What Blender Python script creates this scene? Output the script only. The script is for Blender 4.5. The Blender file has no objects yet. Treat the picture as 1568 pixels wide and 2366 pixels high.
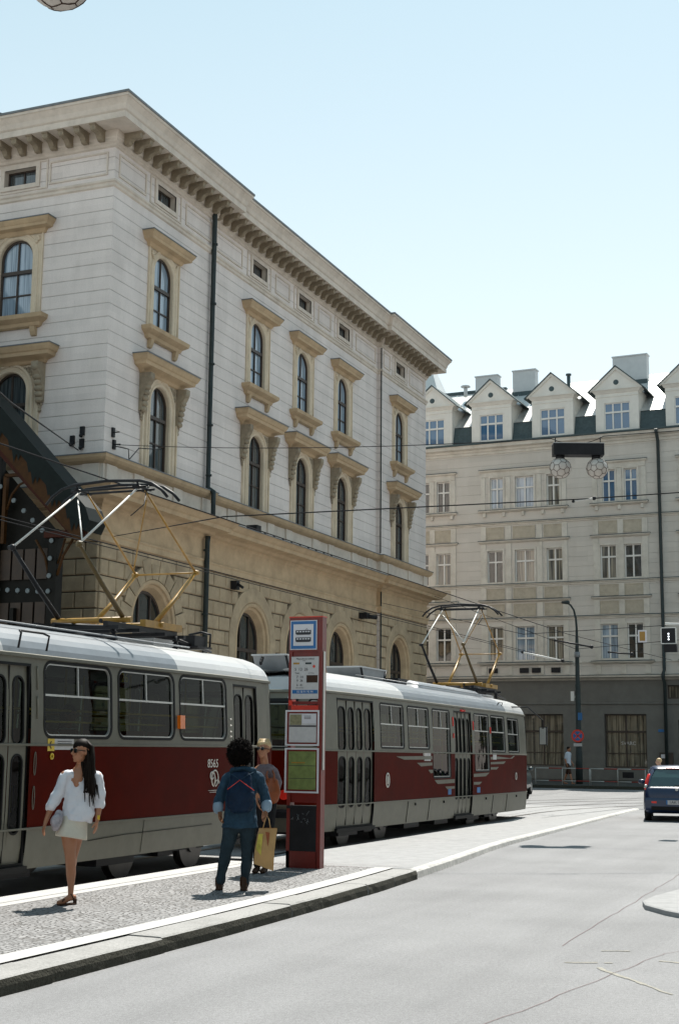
import bpy, math, random
from mathutils import Vector, Matrix
random.seed(7)
R = math.radians
SC = bpy.context.scene
COL = SC.collection
PI = math.pi

# ------------------------------------------------------------------ camera
H = 1.75
cam_d = bpy.data.cameras.new("Camera"); cam = bpy.data.objects.new("Camera", cam_d); COL.objects.link(cam)
SC.camera = cam
az, pitch, roll = R(-22.5), math.atan(541/3200.0), 0.0106
Rv = Vector((math.cos(az), -math.sin(az), 0)); F0 = Vector((math.sin(az), math.cos(az), 0)); Zv = Vector((0, 0, 1))
Fv = F0*math.cos(pitch)+Zv*math.sin(pitch); Uv = -F0*math.sin(pitch)+Zv*math.cos(pitch)
R2 = Rv*math.cos(roll)+Uv*math.sin(roll); U2 = Uv*math.cos(roll)-Rv*math.sin(roll)
m = Matrix((( R2.x, U2.x, -Fv.x, 0), (R2.y, U2.y, -Fv.y, 0), (R2.z, U2.z, -Fv.z, H), (0, 0, 0, 1)))
cam.matrix_world = m
cam_d.sensor_fit = 'VERTICAL'; cam_d.sensor_height = 36; cam_d.lens = 36*3200/2366.0
cam_d.clip_end = 3000; cam_d.clip_start = 0.1

# ------------------------------------------------------------------ light
SUN_EL, SUN_AZ = 59.0, -6.0            # azimuth from +Y towards +X
w = bpy.data.worlds.new("World"); SC.world = w; w.use_nodes = True
nt = w.node_tree; bg = nt.nodes['Background']
sky = nt.nodes.new('ShaderNodeTexSky'); sky.sky_type = 'NISHITA'; sky.sun_disc = False
sky.sun_elevation = R(SUN_EL); sky.sun_rotation = R(SUN_AZ); sky.air_density = 1.0; sky.dust_density = 0.7; sky.ozone_density = 1.0
sky.altitude = 200
hs = nt.nodes.new('ShaderNodeHueSaturation'); hs.inputs['Saturation'].default_value = .62; hs.inputs['Hue'].default_value = .462
nt.links.new(sky.outputs[0], hs.inputs['Color'])
hz_ = nt.nodes.new('ShaderNodeMix'); hz_.data_type = 'RGBA'; hz_.inputs[0].default_value = .62   # thin even veil of high haze
nt.links.new(hs.outputs[0], hz_.inputs[6]); hz_.inputs[7].default_value = (1.75, 2.75, 3.35, 1)
wt = nt.nodes.new('ShaderNodeTexCoord'); ws = nt.nodes.new('ShaderNodeSeparateXYZ'); nt.links.new(wt.outputs['Generated'], ws.inputs[0])
wr = nt.nodes.new('ShaderNodeValToRGB'); we = wr.color_ramp.elements; we[0].position = .10; we[0].color = (1.0, .96, .90, 1); we[1].position = .62; we[1].color = (.33, .57, .68, 1)
wv = nt.nodes.new('ShaderNodeMix'); wv.data_type = 'RGBA'; wv.blend_type = 'MULTIPLY'; wv.inputs[0].default_value = 1; wv.inputs[7].default_value = (3.9, 3.9, 3.9, 1)
nt.links.new(ws.outputs[2], wr.inputs[0]); nt.links.new(wr.outputs[0], wv.inputs[6]); nt.links.new(wv.outputs[2], hz_.inputs[7]); nt.links.new(hz_.outputs[2], bg.inputs[0]); bg.inputs[1].default_value = 0.115
sd = bpy.data.lights.new("sun", 'SUN'); sun = bpy.data.objects.new("sun", sd); COL.objects.link(sun)
sd.energy = 4.0; sd.angle = R(0.5); sd.color = (1.0, 0.955, 0.88)
dv = Vector((math.sin(R(SUN_AZ))*math.cos(R(SUN_EL)), math.cos(R(SUN_AZ))*math.cos(R(SUN_EL)), math.sin(R(SUN_EL))))
sun.rotation_euler = dv.to_track_quat('Z', 'Y').to_euler()
SC.view_settings.view_transform = 'Standard'; SC.view_settings.look = 'None'
SC.view_settings.exposure = 1.05; SC.view_settings.gamma = 1.0

# ------------------------------------------------------------------ materials
MATS = {}
def node_mat(name):
    mt = bpy.data.materials.new(name); mt.use_nodes = True
    return mt, mt.node_tree, mt.node_tree.nodes['Principled BSDF']
def M(name, col, rough=.6, metal=0., var=.15, scale=3., bump=0., bscale=None, stretch=(1, 1, 1), spec=.5, dirt=None, dscale=.6, damt=.5, coat=0., island=0.):
    if name in MATS: return MATS[name]
    mt, t, b = node_mat(name); N = t.nodes.new; L = t.links.new
    tc = N('ShaderNodeTexCoord'); mp = N('ShaderNodeMapping'); mp.inputs['Scale'].default_value = stretch
    L(tc.outputs['Object'], mp.inputs[0])
    nz = N('ShaderNodeTexNoise'); nz.inputs['Scale'].default_value = scale; nz.inputs['Detail'].default_value = 8; nz.inputs['Roughness'].default_value = .65
    L(mp.outputs[0], nz.inputs['Vector'])
    cr = N('ShaderNodeValToRGB'); e = cr.color_ramp.elements
    lo = [max(0, c*(1-var)) for c in col]; hi = [min(1, c*(1+var)) for c in col]
    e[0].position = .3; e[0].color = (*lo, 1); e[1].position = .7; e[1].color = (*hi, 1)
    L(nz.outputs['Fac'], cr.inputs[0]); out = cr.outputs[0]
    if dirt:
        n2 = N('ShaderNodeTexNoise'); n2.inputs['Scale'].default_value = dscale; n2.inputs['Detail'].default_value = 9; n2.inputs['Roughness'].default_value = .7
        L(mp.outputs[0], n2.inputs['Vector'])
        r2 = N('ShaderNodeMapRange'); r2.inputs[1].default_value = .45; r2.inputs[2].default_value = .75; r2.inputs[3].default_value = 0; r2.inputs[4].default_value = damt
        L(n2.outputs['Fac'], r2.inputs[0])
        mx = N('ShaderNodeMix'); mx.data_type = 'RGBA'; L(r2.outputs[0], mx.inputs[0]); L(out, mx.inputs[6]); mx.inputs[7].default_value = (*dirt, 1)
        out = mx.outputs[2]
    if island:
        g = N('ShaderNodeNewGeometry'); r3 = N('ShaderNodeMapRange'); r3.inputs[3].default_value = 1-island; r3.inputs[4].default_value = 1+island
        L(g.outputs['Random Per Island'], r3.inputs[0])
        mx = N('ShaderNodeMix'); mx.data_type = 'RGBA'; mx.blend_type = 'MULTIPLY'; mx.inputs[0].default_value = 1
        L(out, mx.inputs[6]); L(r3.outputs[0], mx.inputs[7]); out = mx.outputs[2]
    L(out, b.inputs['Base Color'])
    b.inputs['Roughness'].default_value = rough; b.inputs['Metallic'].default_value = metal
    b.inputs['Specular IOR Level'].default_value = spec; b.inputs['Coat Weight'].default_value = coat; b.inputs['Coat Roughness'].default_value = .08
    if bump:
        n3 = N('ShaderNodeTexNoise'); n3.inputs['Scale'].default_value = bscale or scale*6; n3.inputs['Detail'].default_value = 6
        L(mp.outputs[0], n3.inputs['Vector'])
        bp = N('ShaderNodeBump'); bp.inputs['Strength'].default_value = bump; bp.inputs['Distance'].default_value = .02
        L(n3.outputs['Fac'], bp.inputs['Height']); L(bp.outputs[0], b.inputs['Normal'])
    MATS[name] = mt; return mt

def courses_mat(name, col, z0, dz, dirtcol, line=.045, amt=.45):
    """rendered wall with scored horizontal courses (lines at fixed heights)"""
    mt, t, b = node_mat(name); N = t.nodes.new; L = t.links.new
    tc = N('ShaderNodeTexCoord'); sp = N('ShaderNodeSeparateXYZ'); L(tc.outputs['Object'], sp.inputs[0])
    def mth(op, a, bb=None, cl=False):
        q = N('ShaderNodeMath'); q.operation = op; q.use_clamp = cl
        for i, v in enumerate((a, bb)):
            if v is None: continue
            if isinstance(v, (int, float)): q.inputs[i].default_value = v
            else: L(v, q.inputs[i])
        return q.outputs[0]
    fr = mth('FRACT', mth('DIVIDE', mth('SUBTRACT', sp.outputs[2], z0), dz))
    d = mth('ABSOLUTE', mth('SUBTRACT', fr, .5))               # .5 at the joint
    ln = N('ShaderNodeMapRange'); ln.inputs[1].default_value = .5-line; ln.inputs[2].default_value = .5; L(d, ln.inputs[0])
    mp = N('ShaderNodeMapping'); mp.inputs['Scale'].default_value = (1, 1, .25); L(tc.outputs['Object'], mp.inputs[0])
    nz = N('ShaderNodeTexNoise'); nz.inputs['Scale'].default_value = 1.3; nz.inputs['Detail'].default_value = 9; nz.inputs['Roughness'].default_value = .7; L(mp.outputs[0], nz.inputs['Vector'])
    cr = N('ShaderNodeValToRGB'); e = cr.color_ramp.elements; e[0].position = .3; e[1].position = .62
    e[0].color = (*[.80*c+.20*k for c, k in zip(col, dirtcol)], 1); e[1].color = (*col, 1); L(nz.outputs['Fac'], cr.inputs[0])
    nf = N('ShaderNodeTexNoise'); nf.inputs['Scale'].default_value = 28; nf.inputs['Detail'].default_value = 5; L(tc.outputs['Object'], nf.inputs['Vector'])
    m2 = N('ShaderNodeMix'); m2.data_type = 'RGBA'; m2.blend_type = 'MULTIPLY'; m2.inputs[0].default_value = 1; L(cr.outputs[0], m2.inputs[6])
    L(mth('ADD', mth('MULTIPLY', nf.outputs['Fac'], .3), .85), m2.inputs[7])
    cz = mth('FLOOR', mth('DIVIDE', mth('SUBTRACT', sp.outputs[2], z0-dz/2), dz)); uu = mth('ADD', sp.outputs[0], sp.outputs[1])
    cu = mth('FLOOR', mth('DIVIDE', mth('ADD', uu, mth('MULTIPLY', cz, .63)), 1.9)); cv = N('ShaderNodeCombineXYZ'); L(cz, cv.inputs[0]); L(cu, cv.inputs[1])
    wn_ = N('ShaderNodeTexWhiteNoise'); L(cv.outputs[0], wn_.inputs['Vector'])
    m3 = N('ShaderNodeMix'); m3.data_type = 'RGBA'; m3.blend_type = 'MULTIPLY'; m3.inputs[0].default_value = 1; L(m2.outputs[2], m3.inputs[6]); L(mth('ADD', mth('MULTIPLY', wn_.outputs['Value'], .09), .955), m3.inputs[7]); m2 = m3
    nl = N('ShaderNodeTexNoise'); nl.inputs['Scale'].default_value = 2.2; L(tc.outputs['Object'], nl.inputs['Vector'])
    mx = N('ShaderNodeMix'); mx.data_type = 'RGBA'; mx.inputs[7].default_value = (*dirtcol, 1)
    L(mth('MULTIPLY', ln.outputs[0], mth('MULTIPLY', nl.outputs['Fac'], amt*2), True), mx.inputs[0]); L(m2.outputs[2], mx.inputs[6])
    L(mx.outputs[2], b.inputs['Base Color']); b.inputs['Roughness'].default_value = .85; b.inputs['Specular IOR Level'].default_value = .25
    bp = N('ShaderNodeBump'); bp.inputs['Strength'].default_value = .6; bp.inputs['Distance'].default_value = .03
    L(mth('ADD', mth('MULTIPLY', ln.outputs[0], -1), mth('MULTIPLY', nf.outputs['Fac'], .12)), bp.inputs['Height']); L(bp.outputs[0], b.inputs['Normal'])
    MATS[name] = mt; return mt

def glass_mat(name, tint=(.5, .55, .52), clear=.75, rough=.02):
    mt, t, b = node_mat(name); N = t.nodes.new; L = t.links.new
    tr = N('ShaderNodeBsdfTransparent'); tr.inputs[0].default_value = (*[c*clear for c in tint], 1)
    gl = N('ShaderNodeBsdfGlossy'); gl.inputs['Roughness'].default_value = rough
    fr = N('ShaderNodeLayerWeight'); fr.inputs['Blend'].default_value = .5
    pw = N('ShaderNodeMath'); pw.operation = 'POWER'; pw.inputs[1].default_value = 4.5; L(fr.outputs['Facing'], pw.inputs[0])
    pa = N('ShaderNodeMath'); pa.operation = 'MULTIPLY_ADD'; pa.inputs[1].default_value = .42; pa.inputs[2].default_value = .010; L(pw.outputs[0], pa.inputs[0])
    mx = N('ShaderNodeMixShader'); L(pa.outputs[0], mx.inputs[0]); L(tr.outputs[0], mx.inputs[1]); L(gl.outputs[0], mx.inputs[2])
    tc = N('ShaderNodeTexCoord'); nz = N('ShaderNodeTexNoise'); nz.inputs['Scale'].default_value = 1.6; L(tc.outputs['Object'], nz.inputs['Vector'])
    bp = N('ShaderNodeBump'); bp.inputs['Strength'].default_value = .08; bp.inputs['Distance'].default_value = .05; L(nz.outputs['Fac'], bp.inputs['Height'])
    L(bp.outputs[0], gl.inputs['Normal'])
    L(mx.outputs[0], t.nodes['Material Output'].inputs[0]); MATS[name] = mt; return mt

def pane_mat(name, col, rough=.05, wav=.25, curtain_reflection=None):
    """window pane of a building: dark room (or curtain) under a reflective sheet; some mirrored views sit in the colour"""
    mt, t, b = node_mat(name); N = t.nodes.new; L = t.links.new
    tc = N('ShaderNodeTexCoord')
    b.inputs['Base Color'].default_value = (*col, 1); b.inputs['Roughness'].default_value = rough; b.inputs['Specular IOR Level'].default_value = 1.0; b.inputs['IOR'].default_value = 1.6
    nz = N('ShaderNodeTexNoise'); nz.inputs['Scale'].default_value = 1.1; nz.inputs['Detail'].default_value = 1; L(tc.outputs['Object'], nz.inputs['Vector'])
    bp = N('ShaderNodeBump'); bp.inputs['Strength'].default_value = wav; bp.inputs['Distance'].default_value = .06; L(nz.outputs['Fac'], bp.inputs['Height']); L(bp.outputs[0], b.inputs['Normal'])
    if curtain_reflection:
        mp = N('ShaderNodeMapping'); mp.inputs['Scale'].default_value = (14, 14, .4); L(tc.outputs['Object'], mp.inputs[0])
        n2 = N('ShaderNodeTexNoise'); n2.inputs['Scale'].default_value = 1; n2.inputs['Detail'].default_value = 3; L(mp.outputs[0], n2.inputs['Vector'])
        cr = N('ShaderNodeValToRGB'); e = cr.color_ramp.elements; e[0].position = .38; e[0].color = (*col, 1); e[1].position = .6; e[1].color = (*curtain_reflection, 1)
        L(n2.outputs['Fac'], cr.inputs[0]); L(cr.outputs[0], b.inputs['Base Color'])
    MATS[name] = mt; return mt

def emit_mat(name, col, s):
    mt, t, b = node_mat(name); b.inputs['Base Color'].default_value = (*col, 1); b.inputs['Emission Color'].default_value = (*col, 1); b.inputs['Emission Strength'].default_value = s
    MATS[name] = mt; return mt

def cobble_mat(name):
    mt, t, b = node_mat(name); N = t.nodes.new; L = t.links.new
    tc = N('ShaderNodeTexCoord')
    nw = N('ShaderNodeTexNoise'); nw.inputs['Scale'].default_value = 1.2; L(tc.outputs['Object'], nw.inputs['Vector'])
    va = N('ShaderNodeMix'); va.data_type = 'RGBA'; va.blend_type = 'ADD'; va.inputs[0].default_value = .35; L(tc.outputs['Object'], va.inputs[6]); L(nw.outputs['Color'], va.inputs[7])
    v = N('ShaderNodeTexVoronoi'); v.feature = 'DISTANCE_TO_EDGE'; v.inputs['Scale'].default_value = 15; v.inputs['Randomness'].default_value = .55; L(va.outputs[2], v.inputs['Vector'])
    v2 = N('ShaderNodeTexVoronoi'); v2.inputs['Scale'].default_value = 15; v2.inputs['Randomness'].default_value = .55; L(va.outputs[2], v2.inputs['Vector'])
    mr = N('ShaderNodeMapRange'); mr.inputs[1].default_value = .02; mr.inputs[2].default_value = .13; L(v.outputs['Distance'], mr.inputs[0])
    cr = N('ShaderNodeValToRGB'); cr.color_ramp.elements[0].color = (.17, .168, .168, 1); cr.color_ramp.elements[1].color = (.29, .285, .285, 1)
    L(v2.outputs['Color'], cr.inputs[0])
    mx = N('ShaderNodeMix'); mx.data_type = 'RGBA'; L(mr.outputs[0], mx.inputs[0]); mx.inputs[6].default_value = (.075, .07, .065, 1); L(cr.outputs[0], mx.inputs[7])
    L(mx.outputs[2], b.inputs['Base Color']); b.inputs['Roughness'].default_value = .6
    bp = N('ShaderNodeBump'); bp.inputs['Strength'].default_value = 1; bp.inputs['Distance'].default_value = .012; L(mr.outputs[0], bp.inputs['Height']); L(bp.outputs[0], b.inputs['Normal'])
    MATS[name] = mt; return mt

def asphalt_mat():
    mt, t, b = node_mat('asphalt'); N = t.nodes.new; L = t.links.new
    tc = N('ShaderNodeTexCoord')
    def noise(sc, det, st=(1, 1, 1), rough=.6):
        mp = N('ShaderNodeMapping'); mp.inputs['Scale'].default_value = st; L(tc.outputs['Object'], mp.inputs[0])
        n = N('ShaderNodeTexNoise'); n.inputs['Scale'].default_value = sc; n.inputs['Detail'].default_value = det; n.inputs['Roughness'].default_value = rough; L(mp.outputs[0], n.inputs['Vector']); return n.outputs['Fac']
    def rng(x, a, b_, c, d):
        r = N('ShaderNodeMapRange'); r.inputs[1].default_value = a; r.inputs[2].default_value = b_; r.inputs[3].default_value = c; r.inputs[4].default_value = d; L(x, r.inputs[0]); return r.outputs[0]
    def mul(a, b_):
        m_ = N('ShaderNodeMath'); m_.operation = 'MULTIPLY'; L(a, m_.inputs[0]); L(b_, m_.inputs[1]); return m_.outputs[0]
    g = noise(110, 3, rough=.8)
    f = mul(rng(g, .38, .62, .68, 1.32), rng(noise(.5, 8), .3, .7, .86, 1.12)); f = mul(f, rng(noise(28, 4, rough=.7), .35, .65, .86, 1.13))
    f = mul(f, rng(noise(1.0, 5, (1.3, .08, 1)), .35, .7, 1.05, .88)); f = mul(f, rng(noise(9, 8, rough=.75), .60, .72, 1.0, .78))
    v = N('ShaderNodeTexVoronoi'); v.inputs['Scale'].default_value = 60; L(tc.outputs['Object'], v.inputs['Vector'])
    f = mul(f, rng(v.outputs['Distance'], .0, .35, 1.15, .95))
    mx = N('ShaderNodeMix'); mx.data_type = 'RGBA'; mx.blend_type = 'MULTIPLY'; mx.inputs[0].default_value = 1; mx.inputs[6].default_value = (.205, .205, .208, 1); L(f, mx.inputs[7])
    L(mx.outputs[2], b.inputs['Base Color']); b.inputs['Roughness'].default_value = .82; b.inputs['Specular IOR Level'].default_value = .3
    bp = N('ShaderNodeBump'); bp.inputs['Strength'].default_value = .5; bp.inputs['Distance'].default_value = .006; L(g, bp.inputs['Height']); L(bp.outputs[0], b.inputs['Normal'])
    MATS['asphalt'] = mt
WALL = courses_mat('station render', (.755, .68, .635), 10.02, .415, (.20, .165, .13))
WALLF = courses_mat('far render', (.57, .53, .475), 16.6, .55, (.36, .31, .25), line=.03, amt=.2)
M('trim', (.52, .38, .235), .85, var=.12, scale=2.5, bump=.25, dirt=(.20, .14, .08), dscale=1.1, damt=.45)
M('trim_pale', (.66, .575, .49), .85, var=.08, scale=3, bump=.2, dirt=(.24, .19, .14), dscale=1.3, damt=.4)
M('rustic', (.43, .33, .215), .9, var=.16, scale=2.2, bump=.5, bscale=22, dirt=(.14, .10, .065), dscale=.8, damt=.55, island=.10)
M('rustic_joint', (.10, .075, .05), .9)
M('trim_warm', (.66, .55, .41), .85, var=.10, scale=2.5, bump=.25, dirt=(.30, .22, .14), dscale=1.3, damt=.4)
M('lead', (.16, .17, .175), .55, metal=.2, var=.25, scale=4)
M('dark_wood', (.045, .03, .022), .5, var=.2)
M('ornament', (.33, .27, .19), .85, var=.2, scale=6, bump=.5, dirt=(.12, .09, .06), damt=.6)
M('pipe_green', (.035, .045, .045), .45, spec=.15, var=.2)
M('wire', (.02, .02, .022), .9, spec=.1)
M('far_trim', (.60, .56, .49), .85, var=.08, scale=2, bump=.15, dirt=(.2, .16, .11), dscale=.9, damt=.45)
M('far_panel', (.42, .37, .29), .9, var=.15, scale=3, bump=.4)
M('far_ground', (.15, .145, .13), .85, var=.10, scale=2, bump=.3, dirt=(.09, .085, .07), damt=.5)
M('white_paint', (.70, .68, .64), .45, var=.05)
M('slate', (.07, .095, .10), .6, spec=.15, var=.2, scale=6)
M('roof_metal', (.62, .62, .60), .35, metal=.3, var=.06, scale=1.2)
M('chimney', (.55, .56, .56), .8, var=.06)
pane_mat('pane_sky', (.12, .18, .24), .04, .15, curtain_reflection=(.36, .45, .54))  # reflected sky put into the colours, together with pale curtains
pane_mat('pane_dark', (.018, .024, .024), .06, .3)
pane_mat('pane_mid', (.03, .04, .045), .05, .3, curtain_reflection=(.10, .115, .12))
pane_mat('pane_curtain', (.06, .06, .055), .08, .2, curtain_reflection=(.32, .29, .23))
pane_mat('pane_shop', (.05, .045, .035), .05, .6, curtain_reflection=(.24, .21, .155))  # second colour paints a sunlit yellow building mirrored in the glass
asphalt_mat()
M('track_bed', (.25, .25, .25), .85, var=.15, scale=3, bump=.3, bscale=80)
M('concrete_white', (.40, .395, .385), .8, var=.08, scale=4, bump=.2, bscale=60)
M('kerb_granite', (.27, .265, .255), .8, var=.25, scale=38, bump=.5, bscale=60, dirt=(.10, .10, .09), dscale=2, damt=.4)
M('kerb_shaded', (.055, .053, .042), .9, spec=.15, var=.35, scale=30, bump=.5, bscale=50)  # same granite as the top; its shade is put into this darker colour
M('ramp', (.26, .26, .26), .85, var=.14, scale=5, bump=.4, bscale=90)
M('rail_steel', (.10, .095, .09), .35, spec=.15, metal=.8, var=.2)
M('far_paving', (.07, .07, .065), .9, spec=.15, var=.3, scale=3)
M('ramp_kerb', (.42, .41, .39), .8, var=.25, scale=7, bump=.4, bscale=40, dirt=(.2, .2, .19), dscale=2, damt=.5)
M('tar', (.10, .045, .045), .7)
M('marking', (.225, .213, .18), .8, var=.3, scale=20)
cobble_mat('cobble')
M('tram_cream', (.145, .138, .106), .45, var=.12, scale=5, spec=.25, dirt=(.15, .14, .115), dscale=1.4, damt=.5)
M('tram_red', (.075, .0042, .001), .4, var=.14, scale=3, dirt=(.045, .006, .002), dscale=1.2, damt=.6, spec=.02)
M('tram_roof_white', (.44, .445, .445), .32, var=.06, scale=3, dirt=(.40, .40, .40), dscale=1.5, damt=.4)
M('tram_roof_grey', (.155, .175, .195), .38, var=.12, scale=4, dirt=(.15, .16, .17), dscale=1.5, damt=.5)
M('rubber', (.012, .012, .012), .6, spec=.15)
M('alu', (.42, .42, .40), .35, metal=.5, var=.1)
M('interior', (.05, .048, .04), .7)
M('seat_red', (.22, .03, .02), .5)
M('yellow_pole', (.62, .42, .02), .4)
M('ochre_paint', (.36, .19, .025), .45, var=.25, scale=8, dirt=(.15, .09, .04), damt=.5, dscale=5)
M('ochre_dark', (.10, .062, .014), .5, var=.3, scale=6)
M('opposite_wall', (.20, .175, .14), .9, var=.2, scale=1)  # dark tone chosen to cut bounce light on the trams
M('black_steel', (.02, .02, .022), .45, spec=.15, var=.3)
M('grey_steel', (.20, .21, .22), .45, var=.15)
M('amber', (.75, .16, .01), .25)
M('sign_red', (.17, .012, .007), .4, var=.18, scale=7, dirt=(.12, .015, .01), dscale=3, damt=.5)
M('sign_redbright', (.60, .035, .015), .4)
M('sign_blue', (.012, .12, .32), .4)
M('sign_white', (.62, .60, .62), .4, var=.05)
M('paper', (.50, .48, .47), .6, var=.08, scale=14)
M('map_green', (.16, .20, .055), .5, var=.3, scale=9)
M('ink', (.03, .03, .035), .7)
M('glyph_white', (.68, .64, .58), .6)
tg = glass_mat('tram_glass', (.42, .50, .43), .62); glass_mat('clear_glass', (.8, .85, .85), .9)
M('skin_tan', (.36, .16, .085), .5, var=.08, scale=8)
M('skin_dark', (.19, .095, .055), .5, spec=.15, var=.08, scale=8)
M('hair_brown', (.010, .006, .004), .6, var=.4, scale=30, spec=.12)
M('hair_black', (.008, .006, .005), .8, var=.4, scale=40, spec=.08)
M('hair_blond', (.52, .36, .18), .5, var=.3, scale=30)
M('white_cloth', (.66, .66, .70), .8, var=.06, scale=6, bump=.5, bscale=14)
M('cream_cloth', (.60, .56, .47), .8, var=.06, scale=6, bump=.4, bscale=18)
M('denim', (.022, .050, .080), .85, spec=.15, var=.3, scale=10, bump=.5, bscale=16)
M('denim_dark', (.020, .034, .044), .85, spec=.15, var=.3, scale=9, bump=.4, bscale=20)
M('backpack', (.005, .017, .040), .6, spec=.15, var=.3, scale=8, bump=.5, bscale=12)
M('orange_leather', (.22, .05, .008), .5, var=.15, scale=6)
M('kraft', (.40, .24, .095), .75, var=.15, scale=5, bump=.5, bscale=8)
M('grey_top', (.13, .10, .11), .8, var=.5, scale=16)
M('black_cloth', (.012, .012, .014), .8, spec=.15)
M('shoe_brown', (.05, .025, .015), .5, spec=.15)
M('silver_bag', (.32, .30, .33), .5, var=.4, scale=20)
M('sunglass', (.008, .008, .008), .1)
M('light_shirt', (.50, .55, .62), .8)
M('car_blue', (.001, .014, .055), .35, var=.1, coat=.25)
M('car_dark', (.03, .05, .055), .35, var=.1, coat=.5)
M('car_glass', (.02, .05, .05), .05, spec=1)
M('red_lens', (.75, .03, .02), .15)
M('globe', (.52, .47, .42), .4, var=.1, scale=7)
M('verdigris', (.005, .009, .008), .6, spec=.15, var=.3, scale=5)
M('canopy_ochre', (.05, .02, .004), .6, spec=.15, var=.3, scale=6)
M('canopy_red', (.045, .010, .004), .6, spec=.15, var=.3, scale=6)
M('canopy_dark', (.008, .007, .005), .6, spec=.15, var=.3)


class MB:
    def __init__(s): s.v = []; s.f = []; s.mi = []; s.cur = 0; s.sm = []; s.smooth = False
    def face(s, pts):
        n = len(s.v); s.v += [tuple(p) for p in pts]; s.f.append(tuple(range(n, n+len(pts)))); s.mi.append(s.cur); s.sm.append(s.smooth)
    def grid(s, rows, closed=False, cap=False):
        """rows: list of rings of equal length, shared verts"""
        n0 = len(s.v); k = len(rows[0])
        for r in rows: s.v += [tuple(p) for p in r]
        for i in range(len(rows)-1):
            for j in range(k if closed else k-1):
                a = n0+i*k+j; b = n0+i*k+(j+1) % k
                s.f.append((a, b, b+k, a+k)); s.mi.append(s.cur); s.sm.append(s.smooth)
        if cap:
            s.f.append(tuple(n0+j for j in range(k))[::-1]); s.mi.append(s.cur); s.sm.append(False)
            q = n0+(len(rows)-1)*k
            s.f.append(tuple(q+j for j in range(k))); s.mi.append(s.cur); s.sm.append(False)
    def box(s, x0, x1, y0, y1, z0, z1):
        s.prism([(x0, y0), (x1, y0), (x1, y1), (x0, y1)], z0, z1)
    def prism(s, poly, z0, z1):
        s.grid([[(x, y, z0) for x, y in poly], [(x, y, z1) for x, y in poly]], closed=True, cap=True)
    def prismx(s, poly, x0, x1):   # poly in (y,z)
        s.grid([[(x0, y, z) for y, z in poly], [(x1, y, z) for y, z in poly]], closed=True, cap=True)
    def prismy(s, poly, y0, y1):   # poly in (x,z)
        s.grid([[(x, y0, z) for x, z in poly], [(x, y1, z) for x, z in poly]], closed=True, cap=True)
    def tube(s, pts, r, n=8, cap=True, flat=None):
        pts = [Vector(p) for p in pts]; rows = []
        rr = r if isinstance(r, (list, tuple)) else [r]*len(pts)
        prev = None
        for i, p in enumerate(pts):
            if i == 0: t = pts[1]-p
            elif i == len(pts)-1: t = p-pts[i-1]
            else: t = (pts[i+1]-p).normalized()+(p-pts[i-1]).normalized()
            if t.length < 1e-9: t = Vector((0, 0, 1))
            t.normalize()
            if prev is None:
                a = Vector((0, 0, 1)) if abs(t.z) < .9 else Vector((0, 1, 0))
                u = t.cross(a).normalized()
            else: u = (prev-t*prev.dot(t)).normalized()
            prev = u; vv = t.cross(u); q = rr[i]
            qa, qb = (q if isinstance(q, tuple) else (q, q))
            rows.append([p+u*math.cos(2*PI*k/n)*qa+vv*math.sin(2*PI*k/n)*qb for k in range(n)])
        o = s.smooth; s.smooth = True; s.grid(rows, closed=True, cap=cap); s.smooth = o
    def limb(s, pts, rads, n=12):
        """tapered capsule; rads floats or (rx,ry) ellipses"""
        pts = [Vector(p) for p in pts]; g = lambda q: q if isinstance(q, tuple) else (q, q)
        P = []; Q = []
        r0 = g(rads[0]); d0 = (pts[0]-pts[1]).normalized(); r1 = g(rads[-1]); d1 = (pts[-1]-pts[-2]).normalized()
        for a in (80, 50, 25):
            P.append(pts[0]+d0*min(r0)*math.sin(R(a))); Q.append((r0[0]*math.cos(R(a)), r0[1]*math.cos(R(a))))
        for p, q in zip(pts, rads): P.append(p); Q.append(g(q))
        for a in (25, 50, 80):
            P.append(pts[-1]+d1*min(r1)*math.sin(R(a))); Q.append((r1[0]*math.cos(R(a)), r1[1]*math.cos(R(a))))
        s.tube(P, Q, n)
    def skirt(s, pts, rads, n=24): s.tube(pts, rads, n)
    def ell(s, c, r, n=14, mat=None):
        rows = []
        for i in range(1, n):
            a = PI*i/n
            ring = []
            for k in range(n):
                v = Vector((math.sin(a)*math.cos(2*PI*k/n)*r[0], math.sin(a)*math.sin(2*PI*k/n)*r[1], math.cos(a)*r[2]))
                if mat: v = mat @ v
                ring.append(Vector(c)+v)
            rows.append(ring)
        o = s.smooth; s.smooth = True; s.grid(rows, closed=True, cap=True); s.smooth = o
    def sweep(s, path, prof, closed=False, caps=True):
        """sweep profile [(d,z)] along plan path; outward = right-hand side of travel direction"""
        n = len(path); rows = []
        for i, p in enumerate(path):
            def nrm(a, b):
                dx, dy = b[0]-a[0], b[1]-a[1]; l = math.hypot(dx, dy); return (dy/l, -dx/l)
            if closed: a = nrm(path[i-1], p); b = nrm(p, path[(i+1) % n])
            else:
                a = nrm(path[i-1], p) if i else None; b = nrm(p, path[i+1]) if i < n-1 else None
                a = a or b; b = b or a
            k = 1+a[0]*b[0]+a[1]*b[1]; k = max(k, .2)
            o = ((a[0]+b[0])/k, (a[1]+b[1])/k)
            rows.append([(p[0]+o[0]*d, p[1]+o[1]*d, z) for d, z in prof])
        if closed: rows.append(rows[0])
        s.grid(rows)
        if caps and not closed: s.face(rows[0]); s.face(rows[-1][::-1])
    def one(s, name, mats, parent, **k):
        o = s.build(name, mats, parent, **k); s.__init__(); return o
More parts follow.
